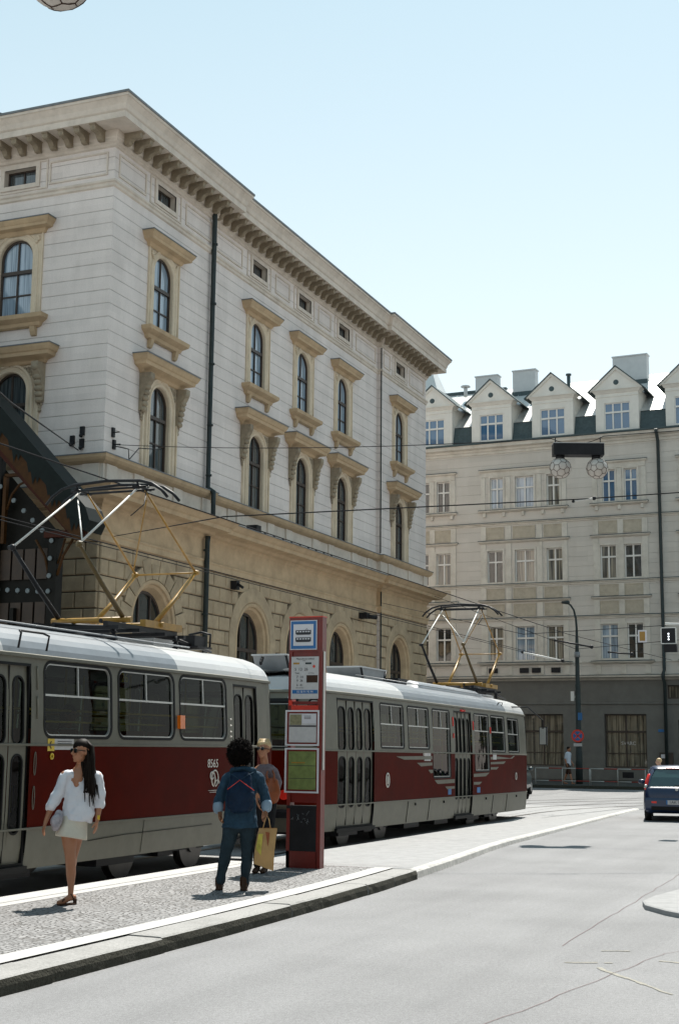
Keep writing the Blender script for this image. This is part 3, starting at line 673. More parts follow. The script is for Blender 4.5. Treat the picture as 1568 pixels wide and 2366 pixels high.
for z, pr_ in ((17.395, .16), (13.285, .13), (9.895, .13), (6.40, .19), (15.05, .19)):
    for a, b in [(-9.4, -6.45), (-4.95, .12), (1.55, 4.58), (6.25, 9.2)]:
        e = .1 if z > 14 else 0; mb = MB(); mb.sweep([(a+e, 0), (a+e, -.01), (b-e, -.01), (b-e, 0)], [(pr_+.012, z+.01), (pr_+.012, z+.045), (0, z+.07)]); mb.build('hood_flashing', 'slate', fb)
mb = MB()
for a, b in G:
    for e, prof in ((.1, [(0, 17.0), (.03, 17.02), (.05, 17.28), (.14, 17.34), (.16, 17.42), (0, 17.46)]), (0, [(0, 13.16), (.04, 13.18), (.12, 13.25), (.13, 13.31), (0, 13.33)]), (0, [(0, 9.78), (.04, 9.8), (.12, 9.86), (.13, 9.92), (0, 9.94)])):
        mb.sweep([(a+e, 0), (a+e, -.01), (b-e, -.01), (b-e, 0)], prof); mb.one('window_hood', 'far_trim', fb)
    for e, prof in ((.1, [(0, 14.92), (.08, 14.95), (.17, 15.0), (.19, 15.07), (0, 15.1)]), (0, [(0, 6.26), (.08, 6.3), (.18, 6.36), (.19, 6.42), (0, 6.46)])):
        mb.sweep([(a+e, 0), (a+e, -.01), (b-e, -.01), (b-e, 0)], prof)
        if e:
            n = max(1, int((b-a)/1.2))
            for i in range(n+1): u = a+.25+(b-a-.5)*i/n; mb.box(u-.08, u+.08, -.12, 0, 14.7, 14.93)
        mb.one('window_sill', 'far_trim', fb)
wins = sorted(groups[6.50][1])
for a, b in G:
    inner = [(p, q) for p, q, k in wins if a <= p and q <= b]
    xs = [a+.16]+[(q1[1]+q2[0])/2 for q1, q2 in zip(inner, inner[1:])]+[b-.16]
    for x in xs:
        for z0, z1 in ((5.75, 6.25), (6.47, 8.73), (8.95, 9.77), (9.95, 10.65), (10.86, 13.15), (13.34, 14.17)): mb.box(x-.15, x+.15, -.045, 0, z0, z1)
        mb.box(x-.13, x+.13, -.045, 0, 15.11, 16.99); mb.one('pilaster_strip', 'far_trim', fb)
for p, q, k in wins:
    if p < -10 or q > 9: continue
    for z0, z1 in ((9.05, 9.65), (10.02, 10.55), (13.45, 14.05)):
        bar(mb, P, p-.05, q+.05, z0, z1, 0, .015); ring(mb, P, Op(p-.1, q+.1, z0-.05, z1+.05), .06, 0, .035); mb.one('stucco_panel', 'far_panel', fb)
for z, (zt, l) in groups.items():
    for a, b, k in l: ring(mb, P, Op(a-.1, b+.1, z-.02, zt+.1), .1, 0, .03); mb.one('window_surround', 'far_trim', fb)
# roof
mb = MB(); mb.sweep([(-21, 0), (20, 0)], [(.40, 18.90), (.46, 18.93), (.46, 19.01), (.30, 19.04), (.28, 18.99), (.0, 19.0)]); mb.build('gutter', 'slate', fb)
mb = MB(); mb.face([(-21, .02, 19.04), (20, .02, 19.04), (20, .3, 20.15), (-21, .3, 20.15)])
mb.face([(-21, .25, 20.15), (20, .25, 20.15), (20, .4, 20.2), (-21, .4, 20.2)])
rf = mb.build('mansard_roof', 'slate', fb)
mb = MB(); mb.face([(-21, .3, 20.15), (20, .3, 20.15), (20, 5.0, 23.45), (-21, 5.0, 23.45)]); mb.face([(-21, 5, 23.45), (20, 5, 23.45), (20, 12, 19), (-21, 12, 19)])
for i in range(68): u = -20.7+i*.6; mb.face([(u, .13, 20.17), (u+.03, .13, 20.17), (u+.03, 4.98, 23.48), (u, 4.98, 23.48)])
mb.build('roof', 'roof_metal', fb)
mb = MB(); mb.box(-21, -5.0, 4.9, 5.2, 23.42, 23.6); mb.build('ridge_cap', 'slate', fb)
# dormer
DX = [-11.4, -7.83, -4.22, -.60, 3.08, 6.95, 10.7]
def dormer():
    d = bpy.data.objects.new('dormer', None); COL.objects.link(d); d.parent = fb; d['label'] = 'gabled dormer with six-pane window and round oculus'
    wop = Op(-.72, .72, 19.14, 20.68); oc = Op(-.15, .15, 21.65, 21.95, 'round', .15); mb = MB()
    panel(mb, P, -1.2, 1.2, 19.06, 21.4, [wop]); reveal(mb, P, wop, 0, -.15)
    for s_ in (-1, 1): mb.face([(s_*1.2, 0, 19.06), (s_*1.2, 2.2, 19.06), (s_*1.2, 2.2, 21.4), (s_*1.2, 0, 21.4)])
    mb.face([(-1.42, -.1, 21.42), (1.42, -.1, 21.42), (0, -.1, 22.62)]); mb.sweep([(-1.2, 0), (1.2, 0)], [(0, 21.0), (.03, 21.02), (.03, 21.1), (0, 21.12)])
    mb.sweep([(-1.2, .6), (-1.2, 0), (1.2, 0), (1.2, .6)], [(0, 21.2), (.05, 21.24), (.12, 21.34), (.2, 21.40), (.2, 21.43), (0, 21.45)])
    mb.prismy([(-1.45, 21.33), (-1.45, 21.45), (0, 22.68), (1.45, 21.45), (1.45, 21.33), (1.3, 21.42), (0, 22.52), (-1.3, 21.42)], -.18, -.1)
    mb.build('dormer_wall', 'far_trim2', d)
    mb = MB()
    for s_ in (-1, 1):
        mb.face([(0, -.24, 22.76), (0, 2.9, 22.76), (s_*1.62, 2.9, 21.34), (s_*1.62, -.24, 21.34)]); mb.face([(0, -.24, 22.69), (0, 2.9, 22.69), (s_*1.58, 2.9, 21.30), (s_*1.58, -.24, 21.30)]); mb.face([(0, -.24, 22.69), (0, -.24, 22.76), (s_*1.62, -.24, 21.34), (s_*1.58, -.24, 21.30)]); mb.face([(s_*1.62, -.24, 21.34), (s_*1.58, -.24, 21.30), (s_*1.58, 2.9, 21.30), (s_*1.62, 2.9, 21.34)])
    mb.build('dormer_roof', 'slate', d)
    mb = MB(); mb.tube([(0, -.115, 21.8), (0, -.09, 21.8)], .15, 16); mb.build('oculus', 'slate', d)
    mb = MB(); ring(mb, P, wop, .06, -.12, -.05)
    for x in (-.24, .24): bar(mb, P, x-.04, x+.04, 19.16, 20.66, -.11, -.05)
    bar(mb, P, -.7, .7, 20.08, 20.18, -.11, -.03); f = mb.build('window', 'white_paint', d); f
    mb = MB(); pane(mb, P, wop, -.09); mb.build('pane', 'pane_bluesky', d)
    return d
M('far_trim2', (.70, .67, .61), .8, var=.08, scale=2, bump=.1)
d0 = dormer()
for x in DX[1:]: dup(d0, fb, (x, -.12, 0))
d0.location = (DX[0], -.12, 0)
for a, b, z in ((-6.66, -5.25, 24.15), (-4.27, -2.86, 24.25), (1.86, 3.86, 24.43)):
    mb = MB(); mb.box(a, b, 4.0, 4.6, 21.5, z); mb.box(a-.05, b+.05, 3.95, 4.65, z, z+.07); mb.cur = 1; mb.box(a-.03, b+.03, 3.9, 4.0, 22.6, 22.95)
    mb.build('chimney', ['chimney', 'slate'], fb)
mb = MB(); mb.tube([(-.8, 4, 22.6), (-.8, 4, 23.6)], .11, 8); mb.tube([(-.8, 4, 23.65), (-.8, 4, 23.75)], .17, 8); mb.build('roof_vent', 'slate', fb)
mb = MB(); mb.tube([(-7.3, 4, 23), (-7.3, 4, 23.55)], .12, 8); mb.tube([(-7.3, 4, 23.6), (-7.3, 4, 23.68)], .3, 10); mb.build('roof_vent', 'chimney', fb)
mb = MB(); mb.grid([[(-12.3, 5, 22.5), (-9.2, 5, 22.5), (-9.2, 8, 22.5), (-12.3, 8, 22.5)], [(-11.0, 6.3, 26.3), (-10.6, 6.3, 26.3), (-10.6, 6.7, 26.3), (-11.0, 6.7, 26.3)]], closed=True, cap=True); mb.build('roof_turret', 'roof_metal', fb)
mb = MB(); mb.tube([(5.28, -.55, 18.9), (5.28, -.45, 18.7), (5.28, -.14, 18.3), (5.28, -.14, 5.9), (5.28, -.44, 5.7), (5.28, -.44, 5.45), (5.28, -.14, 5.2), (5.28, -.14, 0)], .09, 8); mb.build('downpipe', 'pipe_green', fb)
mb = MB(); bar(mb, P, 4.85, 5.15, 2.66, 2.8, 0, .03); mb.build('street_plate', 'sign_blue', fb)
mb = MB()
for u in (-4.5, -2.7, -2.0, -.9): bar(mb, P, u, u+.5, 5.85, 6.12, 0, .1); mb.one('vent_box', 'black_steel', fb)
mb = MB(); bar(mb, P, 4.9, 5.6, .9, 1.6, .02, .12); mb.build('notice_case', 'dark_wood', fb)
mb = MB(); bar(mb, P, 4.98, 5.3, 1.3, 1.5, .12, .125); mb.build('notice', 'sign_white', fb)
# ================================================================== GROUND
def flat(name, poly, z, mat, kind='structure'):
    mb = MB(); mb.face([(x, y, z) for x, y in poly]); return tag(mb.build(name, mat), kind=kind)
flat('road', [(-300, -150), (300, -150), (300, 400), (-300, 400)], 0, 'asphalt')
flat('tram_track_bed', [(-15.6, -60), (-8.95, -60), (-8.95, 36), (-8.2, 43), (-15.6, 43)], .004, 'track_bed')
mb = MB()
def ribbon(pts, w, z=.008, h=0):
    L_ = []; R_ = []
    for i, p in enumerate(pts):
        a = pts[max(0, i-1)]; b = pts[min(len(pts)-1, i+1)]; dx, dy = b[0]-a[0], b[1]-a[1]; l = math.hypot(dx, dy) or 1
        ww = w*(1 if not callable(w) else 1); L_.append((p[0]-dy/l*ww/2, p[1]+dx/l*ww/2, z)); R_.append((p[0]+dy/l*ww/2, p[1]-dx/l*ww/2, z))
    mb.grid([L_, R_])
for xc, rc in ((-10.51, 20.0), (-13.6, 23.1)):
    for s_ in (-.72, .72):
        pts = [(xc+s_, y) for y in range(-50, 38, 2)]+[(9.49-(rc-s_)*math.cos(R(a)), 37+(rc-s_)*math.sin(R(a))) for a in range(3, 91, 3)]+[(60, 37+rc-s_)]
        ribbon(pts, .065); 
        ribbon([(x+.07, y) for x, y in pts], .035, .009)
tag(mb.build('tram_rails', 'rail_steel'), kind='structure')
# cracks and faded markings
mb = MB()
def wobble(a, b, n, amp):
    return [(a[0]+(b[0]-a[0])*i/n+random.uniform(-amp, amp), a[1]+(b[1]-a[1])*i/n+random.uniform(-amp, amp)) for i in range(n+1)]
for a, b, n in (((-3.05, 12.7), (-3.28, 22.0), 26), ((-2.75, 8.3), (-2.15, 12.6), 18), ((-2.15, 12.6), (-1.2, 15), 10), ((-4.9, 7.5), (-2.8, 7.9), 10)):
    ribbon(wobble(a, b, n, .018), .006, .004)
tag(mb.build('road_cracks', 'tar'), kind='structure')
mb = MB()
for a, b in (((-2.8, 11.75), (-2.35, 11.95)), ((-2.7, 12.55), (-2.45, 12.65)), ((-2.5, 11.6), (-1.75, 10.6)), ((-2.1, 12.2), (-1.6, 12.1))):
    q = wobble(a, b, 9, .012)
    for i in range(0, 9):
        if random.random() < .75: ribbon(q[i:i+2], random.uniform(.02, .05), .004)
tag(mb.build('worn_road_marking', 'marking'), kind='structure')
mb = MB()   # small cover and patches on the road
for (x, y, r) in ((-1.5, 24, .11), (-1.1, 24.3, .07), (-4.6, 7.2, .03)): mb.face([(x+r*math.cos(a*PI/6)*1.5, y+r*math.sin(a*PI/6), .005) for a in range(12)])
tag(mb.build('road_stains', 'tar'), kind='structure')
# island
ZI = .13
edge = [(-6.03, -30), (-6.04, 8), (-6.04, 12), (-6.10, 14.5), (-6.20, 16.5), (-6.32, 18.1)]
def edgex(y):
    for (a, b), (c, d) in zip(edge, edge[1:]):
        if b <= y <= d: return a+(c-a)*(y-b)/(d-b)
    return edge[-1][0]
ys = [-30, 0, 6, 8, 10, 12, 13, 14.5, 15.5, 16.5, 17.3, 18.1]
mb = MB(); mb.grid([[(-8.57, y, ZI) for y in ys], [(edgex(y)-.60, y, ZI) for y in ys]]); 
tag(mb.build('pavement', 'cobble'), kind='structure')
mb = MB()
mb.grid([[(edgex(y)-.60, y, ZI+.003) for y in ys], [(edgex(y)-.33, y, ZI+.010) for y in ys]])
mb.grid([[(-9.1, y, 0) for y in ys], [(-9.1, y, ZI+.003) for y in ys], [(-8.765, y, ZI+.003) for y in ys]])
mb.grid([[(-8.745, y, ZI+.003) for y in ys], [(-8.57, y, ZI+.003) for y in ys]])
mb.face([(-9.1, 18.1, 0), (-6.4, 18.1, 0), (-6.4, 18.1, ZI), (-9.1, 18.1, ZI)])
mb.box(-9.09, -6.5, -29.9, 18.09, 0, ZI-.02)
tag(mb.build('pavement_edge', 'concrete_white'), kind='structure')
mb = MB(); y = 4.0; ylist = [9.07, 10.75]
cuts = [-30, -10, 0, 3, 5, 7.2, 9.07, 10.75, 12.35, 13.5, 14.35, 15.9, 17.0, 18.1]
for i, (a, b) in enumerate(zip(cuts, cuts[1:])):
    dz = random.uniform(-.004, .004)+(-.006 if b <= 10.8 else 0); dx = random.uniform(-.008, .008)+(.02 if b <= 10.8 else 0)
    n = 7; rows = []
    for j in range(n+1):
        yy = a+.008+(b-a-.016)*j/n; e = edgex(yy)+dx; jt = lambda: random.uniform(-.004, .004)
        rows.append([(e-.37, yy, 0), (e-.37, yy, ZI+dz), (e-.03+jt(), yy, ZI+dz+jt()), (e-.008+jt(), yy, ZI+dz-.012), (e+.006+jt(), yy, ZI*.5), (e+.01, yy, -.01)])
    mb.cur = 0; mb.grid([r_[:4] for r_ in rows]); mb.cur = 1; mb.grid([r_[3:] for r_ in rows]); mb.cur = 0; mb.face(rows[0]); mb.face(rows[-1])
tag(mb.build('kerb', ['kerb_granite', 'kerb_shaded']), kind='structure')
re_ = [(-6.35, 18.1), (-6.52, 20), (-6.70, 21.8), (-6.90, 23.6), (-7.03, 25.4), (-7.12, 27.8), (-7.22, 30.2), (-7.34, 33), (-7.47, 36), (-7.58, 39), (-7.7, 41.8)]
mb = MB()
L_ = [(-9.1 if y < 31 else -9.1+(y-31)*.1, y) for x, y in re_]
hz = [.085-.065*(y-18.1)/23.7 for x, y in re_]
mb.grid([[(x, y, 0) for (x, y) in L_], [(x, y, h) for (x, y), h in zip(L_, hz)], [(x-.16, y, h) for (x, y), h in zip(re_, hz)]])
tag(mb.build('pavement_ramp', 'ramp'), kind='structure')
mb = MB(); mb.grid([[(x-.17, y, 0) for (x, y) in re_], [(x-.17, y, h+.015) for (x, y), h in zip(re_, hz)], [(x-.03, y, h+.02) for (x, y), h in zip(re_, hz)], [(x, y, h) for (x, y), h in zip(re_, hz)], [(x+.02, y, -.01) for (x, y) in re_]])
tag(mb.build('kerb', 'ramp_kerb'), kind='structure')
mb = MB(); ribbon(wobble((-8.5, 17.9), (-6.9, 18.0), 12, .01), .02, ZI+.004); ribbon(wobble((-9.0, 18.6), (-6.8, 18.9), 8, .01), .015, .095); mb.build('pavement_joint', 'tar')['kind'] = 'structure'
# right-hand island nose
mb = MB(); nose = [(-2.62, 18.6), (-2.86, 17.7), (-2.98, 16.9), (-3.0, 16.35), (-2.9, 15.95), (-2.6, 15.5), (-2.2, 15.1), (-1.6, 14.6), (-1.0, 14.4)]
inn = [(x+.22*(1 if i < 7 else .6), y+.05+.04*i) for i, (x, y) in enumerate(nose)]
mb.grid([[(x, y, -.01) for x, y in nose], [(x, y, .05) for x, y in nose], [(x+.02, y+.01, .06) for x, y in nose], [(x, y, .062) for x, y in inn]])
mb.face([(x, y, .062) for x, y in inn]+[(3, 14.5, .062), (3, 26, .062), (-2.0, 26, .062)])
tag(mb.build('traffic_island', 'ramp'), kind='structure')
# pavement in front of the far building and beside the station
mb = MB(); mb.box(-70, 60, 62.2, 90, -.05, .12); tag(mb.build('far_pavement', 'far_paving'), kind='structure')
mb = MB(); mb.box(-70, 60, 61.95, 62.2, -.05, .135); tag(mb.build('far_kerb', 'kerb_shaded'), kind='structure')
mb = MB(); mb.box(-60, -17.2, -40, 61.9, -.05, .12); tag(mb.build('station_pavement', 'track_bed'), kind='structure')

# ================================================================== TRAMS
L = 14.2
def perim():
    def hw(y):
        ye = min(y, L-y); t = max(0, (2.4-ye)/2.4); return 1.25-.15*t**1.5
    right = []
    for i in range(17):
        a = PI/2*(1-i/16); x = math.cos(a)**(2/3.2) if a < PI/2-1e-9 else 0; ye = .55*(1-math.sin(a)**(2/3.2)) if a > 1e-9 else .55
        right.append((hw(.55)*x, ye))
    n = 66
    for i in range(1, n): y = .55+(L-1.1)*i/n; right.append((hw(y), y))
    right += [(x, L-y) for x, y in right[:17][::-1]]
    left = [(-x, y) for x, y in right[1:-1]][::-1]      # front -> rear on the left
    full = right+left                                  # ccw loop starting at rear centre
    k = len(right)+len(left)//2
    full = full[k:]+full[:k]; full.append(full[0]); return full
PERI = perim(); CUM = [0]
for a, b in zip(PERI, PERI[1:]): CUM.append(CUM[-1]+math.hypot(b[0]-a[0], b[1]-a[1]))
ST = CUM[-1]
import bisect
NRM = []
for i in range(len(PERI)):
    a = PERI[i-1] if i else PERI[-2]; b = PERI[i+1] if i < len(PERI)-1 else PERI[1]; dx, dy = b[0]-a[0], b[1]-a[1]; l = math.hypot(dx, dy); NRM.append((dy/l, -dx/l))
def peri(s):
    s = min(max(s, 0), ST-1e-6); i = bisect.bisect_right(CUM, s)-1; t = (s-CUM[i])/(CUM[i+1]-CUM[i])
    a, b, n, q = PERI[i], PERI[i+1], NRM[i], NRM[i+1]
    nx, ny = n[0]+(q[0]-n[0])*t, n[1]+(q[1]-n[1])*t; l = math.hypot(nx, ny)
    return a[0]+(b[0]-a[0])*t, a[1]+(b[1]-a[1])*t, nx/l, ny/l
def lean(ny, z):
    e = ny*ny
    if z > 1.72: return (.05+.25*e)*((z-1.72)/1.0)**1.6
    if z < .8: return (.04+.10*e)*((.8-z)/.45)**1.5
    return 0
def PT(s, z, d):
    x, y, nx, ny = peri(s); d = d-lean(ny, z); return (x+nx*d, y+ny*d, z)
def sR(y):   # arc position on the right side for a given y
    best = None
    for i, (a, b) in enumerate(zip(PERI, PERI[1:])):
        if a[0] > .6 and b[0] > .6 and a[1] <= y <= b[1]: return CUM[i]+(y-a[1])/(b[1]-a[1])*(CUM[i+1]-CUM[i])
    return None
def sL(y):
    i0 = sR(y); x, yy, nx, ny = peri(i0)
    for i, (a, b) in enumerate(zip(PERI, PERI[1:])):
        if a[0] < -.6 and b[0] < -.6 and b[1] <= y <= a[1]: return CUM[i]+(y-a[1])/(b[1]-a[1])*(CUM[i+1]-CUM[i])
sREAR = next(CUM[i] for i, p in enumerate(PERI) if abs(p[0]) < 1e-6 and p[1] < .01)
sFRONT = next(CUM[i] for i, p in enumerate(PERI) if abs(p[0]) < 1e-6 and p[1] > L-.01)
def make_tram(label, Y0, zoff, wins, doors, roofwhite, panto_y, rear_glass=True):
    root = empty('tram', (-10.51, Y0, zoff), 0, label, 'tram', 'red and cream trams at the stop'); root.rotation_euler = (-.0075 if zoff else 0, 0, 0)
    ops = []; W = []; D = []
    for (a, b, z0, z1, *r) in wins:
        o = Op(sR(a-Y0), sR(b-Y0), z0, z1, 'round', r[0] if r else .15); W.append((o, (a+b)/2-Y0)); ops.append(o)
    for (a, b, leaves) in doors:
        o = Op(sR(a-Y0), sR(b-Y0), .40, 2.64, 'rect'); D.append((o, leaves)); ops.append(o)
    y = 1.2
    while y < L-1.8:
        s0, s1 = sorted((sL(y), sL(y+1.4))); y += 1.58
        if s1-s0 < 3: o = Op(s0, s1, 1.79, 2.68, 'round', .15); W.append((o, None)); ops.append(o)
    for c in (sREAR, sFRONT):
        o = Op(c-.82, c+.82, 1.74, 2.55, 'round', .16); W.append((o, 'end')); ops.append(o)
    for c, sg in ((sREAR, 1), (sFRONT, -1)):
        for s2 in (1, -1):
            o = Op(*sorted((c+s2*1.02, c+s2*1.33)), 1.78, 2.60, 'round', .12)
            if not any(q.u0 < o.u1 and q.u1 > o.u0 for q in ops): W.append((o, 'corner')); ops.append(o)
    mb = MB(); mb.smooth = True
    panel(mb, PT, 0, ST, .36, 2.74, ops, ub=CUM, zb=(.45, .56, .68, .80, 1.74, 1.9, 2.1, 2.3, 2.5), matf=lambda s, z: 1 if .80 < z < 1.73 else 0)
    for o in ops: mb.cur = 0; reveal(mb, PT, o, 0, -.05)
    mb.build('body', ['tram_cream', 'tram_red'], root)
    # lower valance trims and gutter
    mb = MB(); pr_ = lambda ins, z: [PT(s, z, ins) for s in CUM]
    mb.grid([pr_(0, 2.705), pr_(.028, 2.71), pr_(.03, 2.745), pr_(-.01, 2.76)]); mb.grid([pr_(.0, .79), pr_(.012, .792), pr_(.012, .812), pr_(0, .815)]); mb.grid([pr_(0, 1.715), pr_(.012, 1.72), pr_(.012, 1.74), pr_(0, 1.745)])
    mb.build('gutter', 'tram_cream', root)
    # roof
    mb = MB(); mb.smooth = True; lv = [(.0, 2.75), (.02, 2.82), (.07, 2.90), (.15, 2.97), (.27, 3.035), (.43, 3.09), (.62, 3.13)]
    rows = []
    for ins, z in lv:
        row = []
        for i, (x, y) in enumerate(PERI):
            nx, ny = NRM[i]; q = ins*(1+1.9*ny*ny)+lean(ny, 2.75); row.append((x-nx*q, y-ny*q, z))
        rows.append(row)
    rows.append([(x*.12, min(max(y, 1.9), L-1.9), 3.16) for x, y in PERI]); rows.append([(0, min(max(y, 2.0), L-2.0), 3.165) for x, y in PERI])
    for a, b in zip(rows, rows[1:]):
        for j in range(len(a)-1):
            ym = (a[j][1]+a[j+1][1])/2+Y0; mb.cur = 0 if any(p < ym < q for p, q in roofwhite) else 1
            mb.face([a[j], a[j+1], b[j+1], b[j]])
    ro = mb.build('roof', ['tram_roof_white', 'tram_roof_grey'], root)
    # windows
    for o, yc in W:
        mb = MB(); ring(mb, PT, o, .035, -.04, .006); mb.cur = 1; ring(mb, PT, o.inset(.035), .016, -.03, -.005)
        if yc not in (None, 'end', 'corner') and o.z1-o.z0 > .8:
            i = o.inset(.05); zs = o.z1-.40; bar(mb, PT, i.u0, i.u1, zs-.012, zs+.012, -.03, -.008); bar(mb, PT, i.c-.01, i.c+.01, zs, i.z1, -.03, -.01)
        f = mb.build('window', ['rubber', 'alu'], root)
        mb = MB(); i = o.inset(.03); pane(mb, PT, i, -.03); mb.build('pane', 'tram_glass', f)
    # doors
    for o, leaves in D:
        mb = MB(); ring(mb, PT, o, .03, -.10, .004); bar(mb, PT, o.u0-.02, o.u1+.02, .33, .40, -.05, .05)
        f = mb.build('door', 'rubber', root)
        Wd = o.u1-o.u0; acc = o.u0+.03
        for i, fr in enumerate(leaves):
            a = acc; b = acc+(Wd-.06)*fr; acc = b
            if i % 2: b -= .0
            a += .008; b -= .008; wv = (b-a); rr = min(.12, (wv-.10)/2-.001)
            g1 = Op(a+.05, b-.05, 1.72, 2.50, 'round', rr); g2 = Op(a+.05, b-.05, .74, 1.63, 'round', rr)
            Pq = lambda s, z, d: PT(s, z, d-.035)
            mb = MB(); panel(mb, Pq, a, b, .42, 2.61, [g1, g2], zb=(.6, 1.0, 1.67, 2.2)); reveal(mb, Pq, Op(a, b, .42, 2.61), 0, -.04)
            mb.cur = 1
            for g in (g1, g2): ring(mb, Pq, g, .02, -.01, .008)
            mb.cur = 2
            for g in (g1, g2): pane(mb, Pq, g, -.01)
            mb.cur = 3; bar(mb, PT, b-.005 if i < len(leaves)-1 else b-.003, b+.01 if i < len(leaves)-1 else b, .45, 2.6, -.05, -.02)
            mb.build('door_leaf', ['tram_cream', 'rubber', 'tram_glass', 'rubber'], f)
    # interior
    mb = MB(); mb.box(-1.1, 1.1, .4, L-.4, .80, .86); mb.box(-1.12, 1.12, .5, L-.5, 2.70, 2.73); mb.build('floor', 'interior', root)
    seat = None; mb = MB(); yy = 1.4
    while yy < L-1.5:
        for x in (-.63, .66):
            if x > 0 and any(a-.2 < yy+Y0 < b+.2 for a, b, _ in doors): continue
            if seat is None:
                mb.prismx([(0, 1.25), (.42, 1.22), (.42, 1.30), (.06, 1.33), (.0, 1.92), (-.06, 1.92)], -.21, .21); mb.box(-.06, .06, .1, .25, .86, 1.25); seat = mb.one('seat', 'seat_red', root, loc=(x, yy, 0))
            else: dup(seat, root, (x, yy, 0))
        yy += .82
    pole = None
    for y in [1.2+1.6*i for i in range(8)]:
        for x in (.38, -.38):
            if pole is None: mb.tube([(0, 0, .86), (0, 0, 2.7)], .018, 6); pole = mb.one('grab_pole', 'yellow_pole', root, loc=(x, y, 0))
            else: dup(pole, root, (x, y, 0))
    for x in (-.7, .7): mb.tube([(x, .9, 2.15), (x, L-.9, 2.15)], .018, 6); mb.one('handrail', 'yellow_pole', root)
    for (a, b, *_) in wins: mb.tube([(1.12, a-Y0+.08, 2.0), (1.12, b-Y0-.08, 2.0)], .014, 6); mb.one('handrail', 'yellow_pole', root)
    mb.tube([(-.8, .45, 1.98), (.8, .45, 1.98)], .02, 6); mb.one('handrail', 'yellow_pole', root)
    # underframe
    mb = MB(); mb.box(-.95, .95, .5, L-.5, .40, .80)
    for y in (1.0, 4.4, 6.3, 8.6): mb.box(-1.0, 1.0, y+.5, y+1.4, .24, .5)
    mb.build('underframe', 'black_steel', root)
    for yb in (3.2, L-3.2):
        mb = MB()
        for x in (-.72, .72): mb.box(x-.08, x+.08, yb-1.3, yb+1.3, .28, .48)
        mb.box(-.9, .9, yb-.2, yb+.2, .25, .5); bo = mb.build('bogie', 'black_steel', root)
        for y in (yb-.95, yb+.95):
            for x in (-.72, .72): mb = MB(); mb.tube([(x-.06, y, .35), (x+.06, y, .35)], .34, 20); mb.tube([(x-.09, y, .35), (x+.09, y, .35)], .12, 12); mb.build('wheel', 'rail_steel', bo)
    # bumpers and end lamps
    for c, ye, sg in ((sREAR, 0, -1), (sFRONT, L, 1)):
        mb = MB(); mb.grid([[PT(c+s, z, d) for s in [-1.15+.1*i for i in range(24)]] for z, d in ((.60, 0), (.60, .07), (.70, .09), (.74, .07), (.74, 0))]); mb.box(-.1, .1, ye+sg*.05, ye+sg*.5, .42, .56) if sg < 0 else None
        mb.build('bumper', 'black_steel', root)
        for s in (-.62, .62):
            mb = MB(); p = PT(c+s, .98, .03); q = PT(c+s, .98, -.02); mb.tube([q, p], .085, 14); mb.build('headlight' if sg > 0 else 'tail_light', 'red_lens' if sg < 0 else 'white_paint', root)
            mb = MB(); p = PT(c+s*1.5, .98, .02); q = PT(c+s*1.5, .98, -.02); mb.tube([q, p], .05, 12); mb.build('indicator', 'amber', root)
    mb = MB(); bar(mb, PT, sREAR-.78, sREAR+.78, 2.60, 2.98, -.30, .02); bar(mb, PT, sFRONT-.78, sFRONT+.78, 2.60, 2.98, -.30, .02); mb.build('destination_box', 'tram_roof_white', root)
    mb = MB(); bar(mb, PT, sREAR-.80, sREAR+.80, 2.54, 2.60, -.2, .04); mb.build('window_visor', 'rubber', root)
    # roof gear
    mb = MB()
    for x in (-.95, .95): mb.tube([(x*.9, 2.6, 3.13), (x*.9, L-2.6, 3.13)], .012, 5)
    mb.build('roof_conduit', 'grey_steel', root)
    # pantograph
    py = panto_y-Y0
    mb = MB()
    for x in (-.56, .56): mb.box(x-.035, x+.035, py-.95, py+.95, 3.30, 3.37)
    for y in (-.9, -.35, .35, .9): mb.box(-.75, .75, py+y-.03, py+y+.03, 3.26, 3.31)
    for x in (-.7, .7):
        for y in (-.85, .85):
            for k in range(3): mb.tube([(x*.9, py+y, 3.12+.05*k), (x*.9, py+y, 3.14+.05*k)], .05, 10)
            mb.tube([(x*.9, py+y, 3.08), (x*.9, py+y, 3.3)], .03, 8)
    mb.tube([(-.3, py-.9, 3.34), (-.2, py+.6, 3.42)], .035, 8); mb.tube([(.2, py-.5, 3.42), (.25, py+.8, 3.38)], .03, 8); mb.ell((.1, py+.1, 3.42), (.12, .16, .09), 8); mb.box(-.5, .3, py+1.1, py+1.6, 3.16, 3.3)
    mb.box(-.9, -.2, py-1.6, py-1.0, 3.1, 3.28); mb.tube([(.5, py+.9, 3.3), (.55, py+1.6, 3.2), (.5, py+2.2, 3.16)], .02, 6)
    pg = mb.build('pantograph', 'black_steel', root)
    mb = MB(); mb.box(.53, .62, py+.0, py+1.05, 3.37, 3.47); mb.box(-.62, -.53, py-.1, py+.95, 3.37, 3.42); mb.tube([(-.62, py+.45, 3.43), (.66, py+.45, 3.43)], .04, 8); mb.tube([(-.62, py-.45, 3.43), (.66, py-.45, 3.43)], .04, 8)
    mb.build('base_frame', 'ochre_paint', pg)
    for x in (-.52, .52):
        for sg in (-1, 1):
            mb = MB(); kx = (x, py+sg*1.60, 4.32); mb.tube([(x, py+sg*.42, 3.45), (x, py+sg*1.0, 3.86), kx], [.038, .034, .024], 8); mb.ell(kx, (.045, .045, .045), 8); mb.tube([(x-.06*(1 if x > 0 else -1)*-1, kx[1], kx[2]), (x, kx[1], kx[2])], .03, 8)
            mb.build('lower_arm', 'ochre_paint' if sg > 0 else 'ochre_dark' if x > 0 else 'black_steel', pg)
            mb = MB(); mb.tube([kx, (x*.92, py+sg*.10, 5.33)], [.017, .013], 8); mb.build('upper_arm', 'pale_grey' if sg < 0 else 'ochre_paint', pg)  # upper arms on one side paler: sunlit look put into the colour
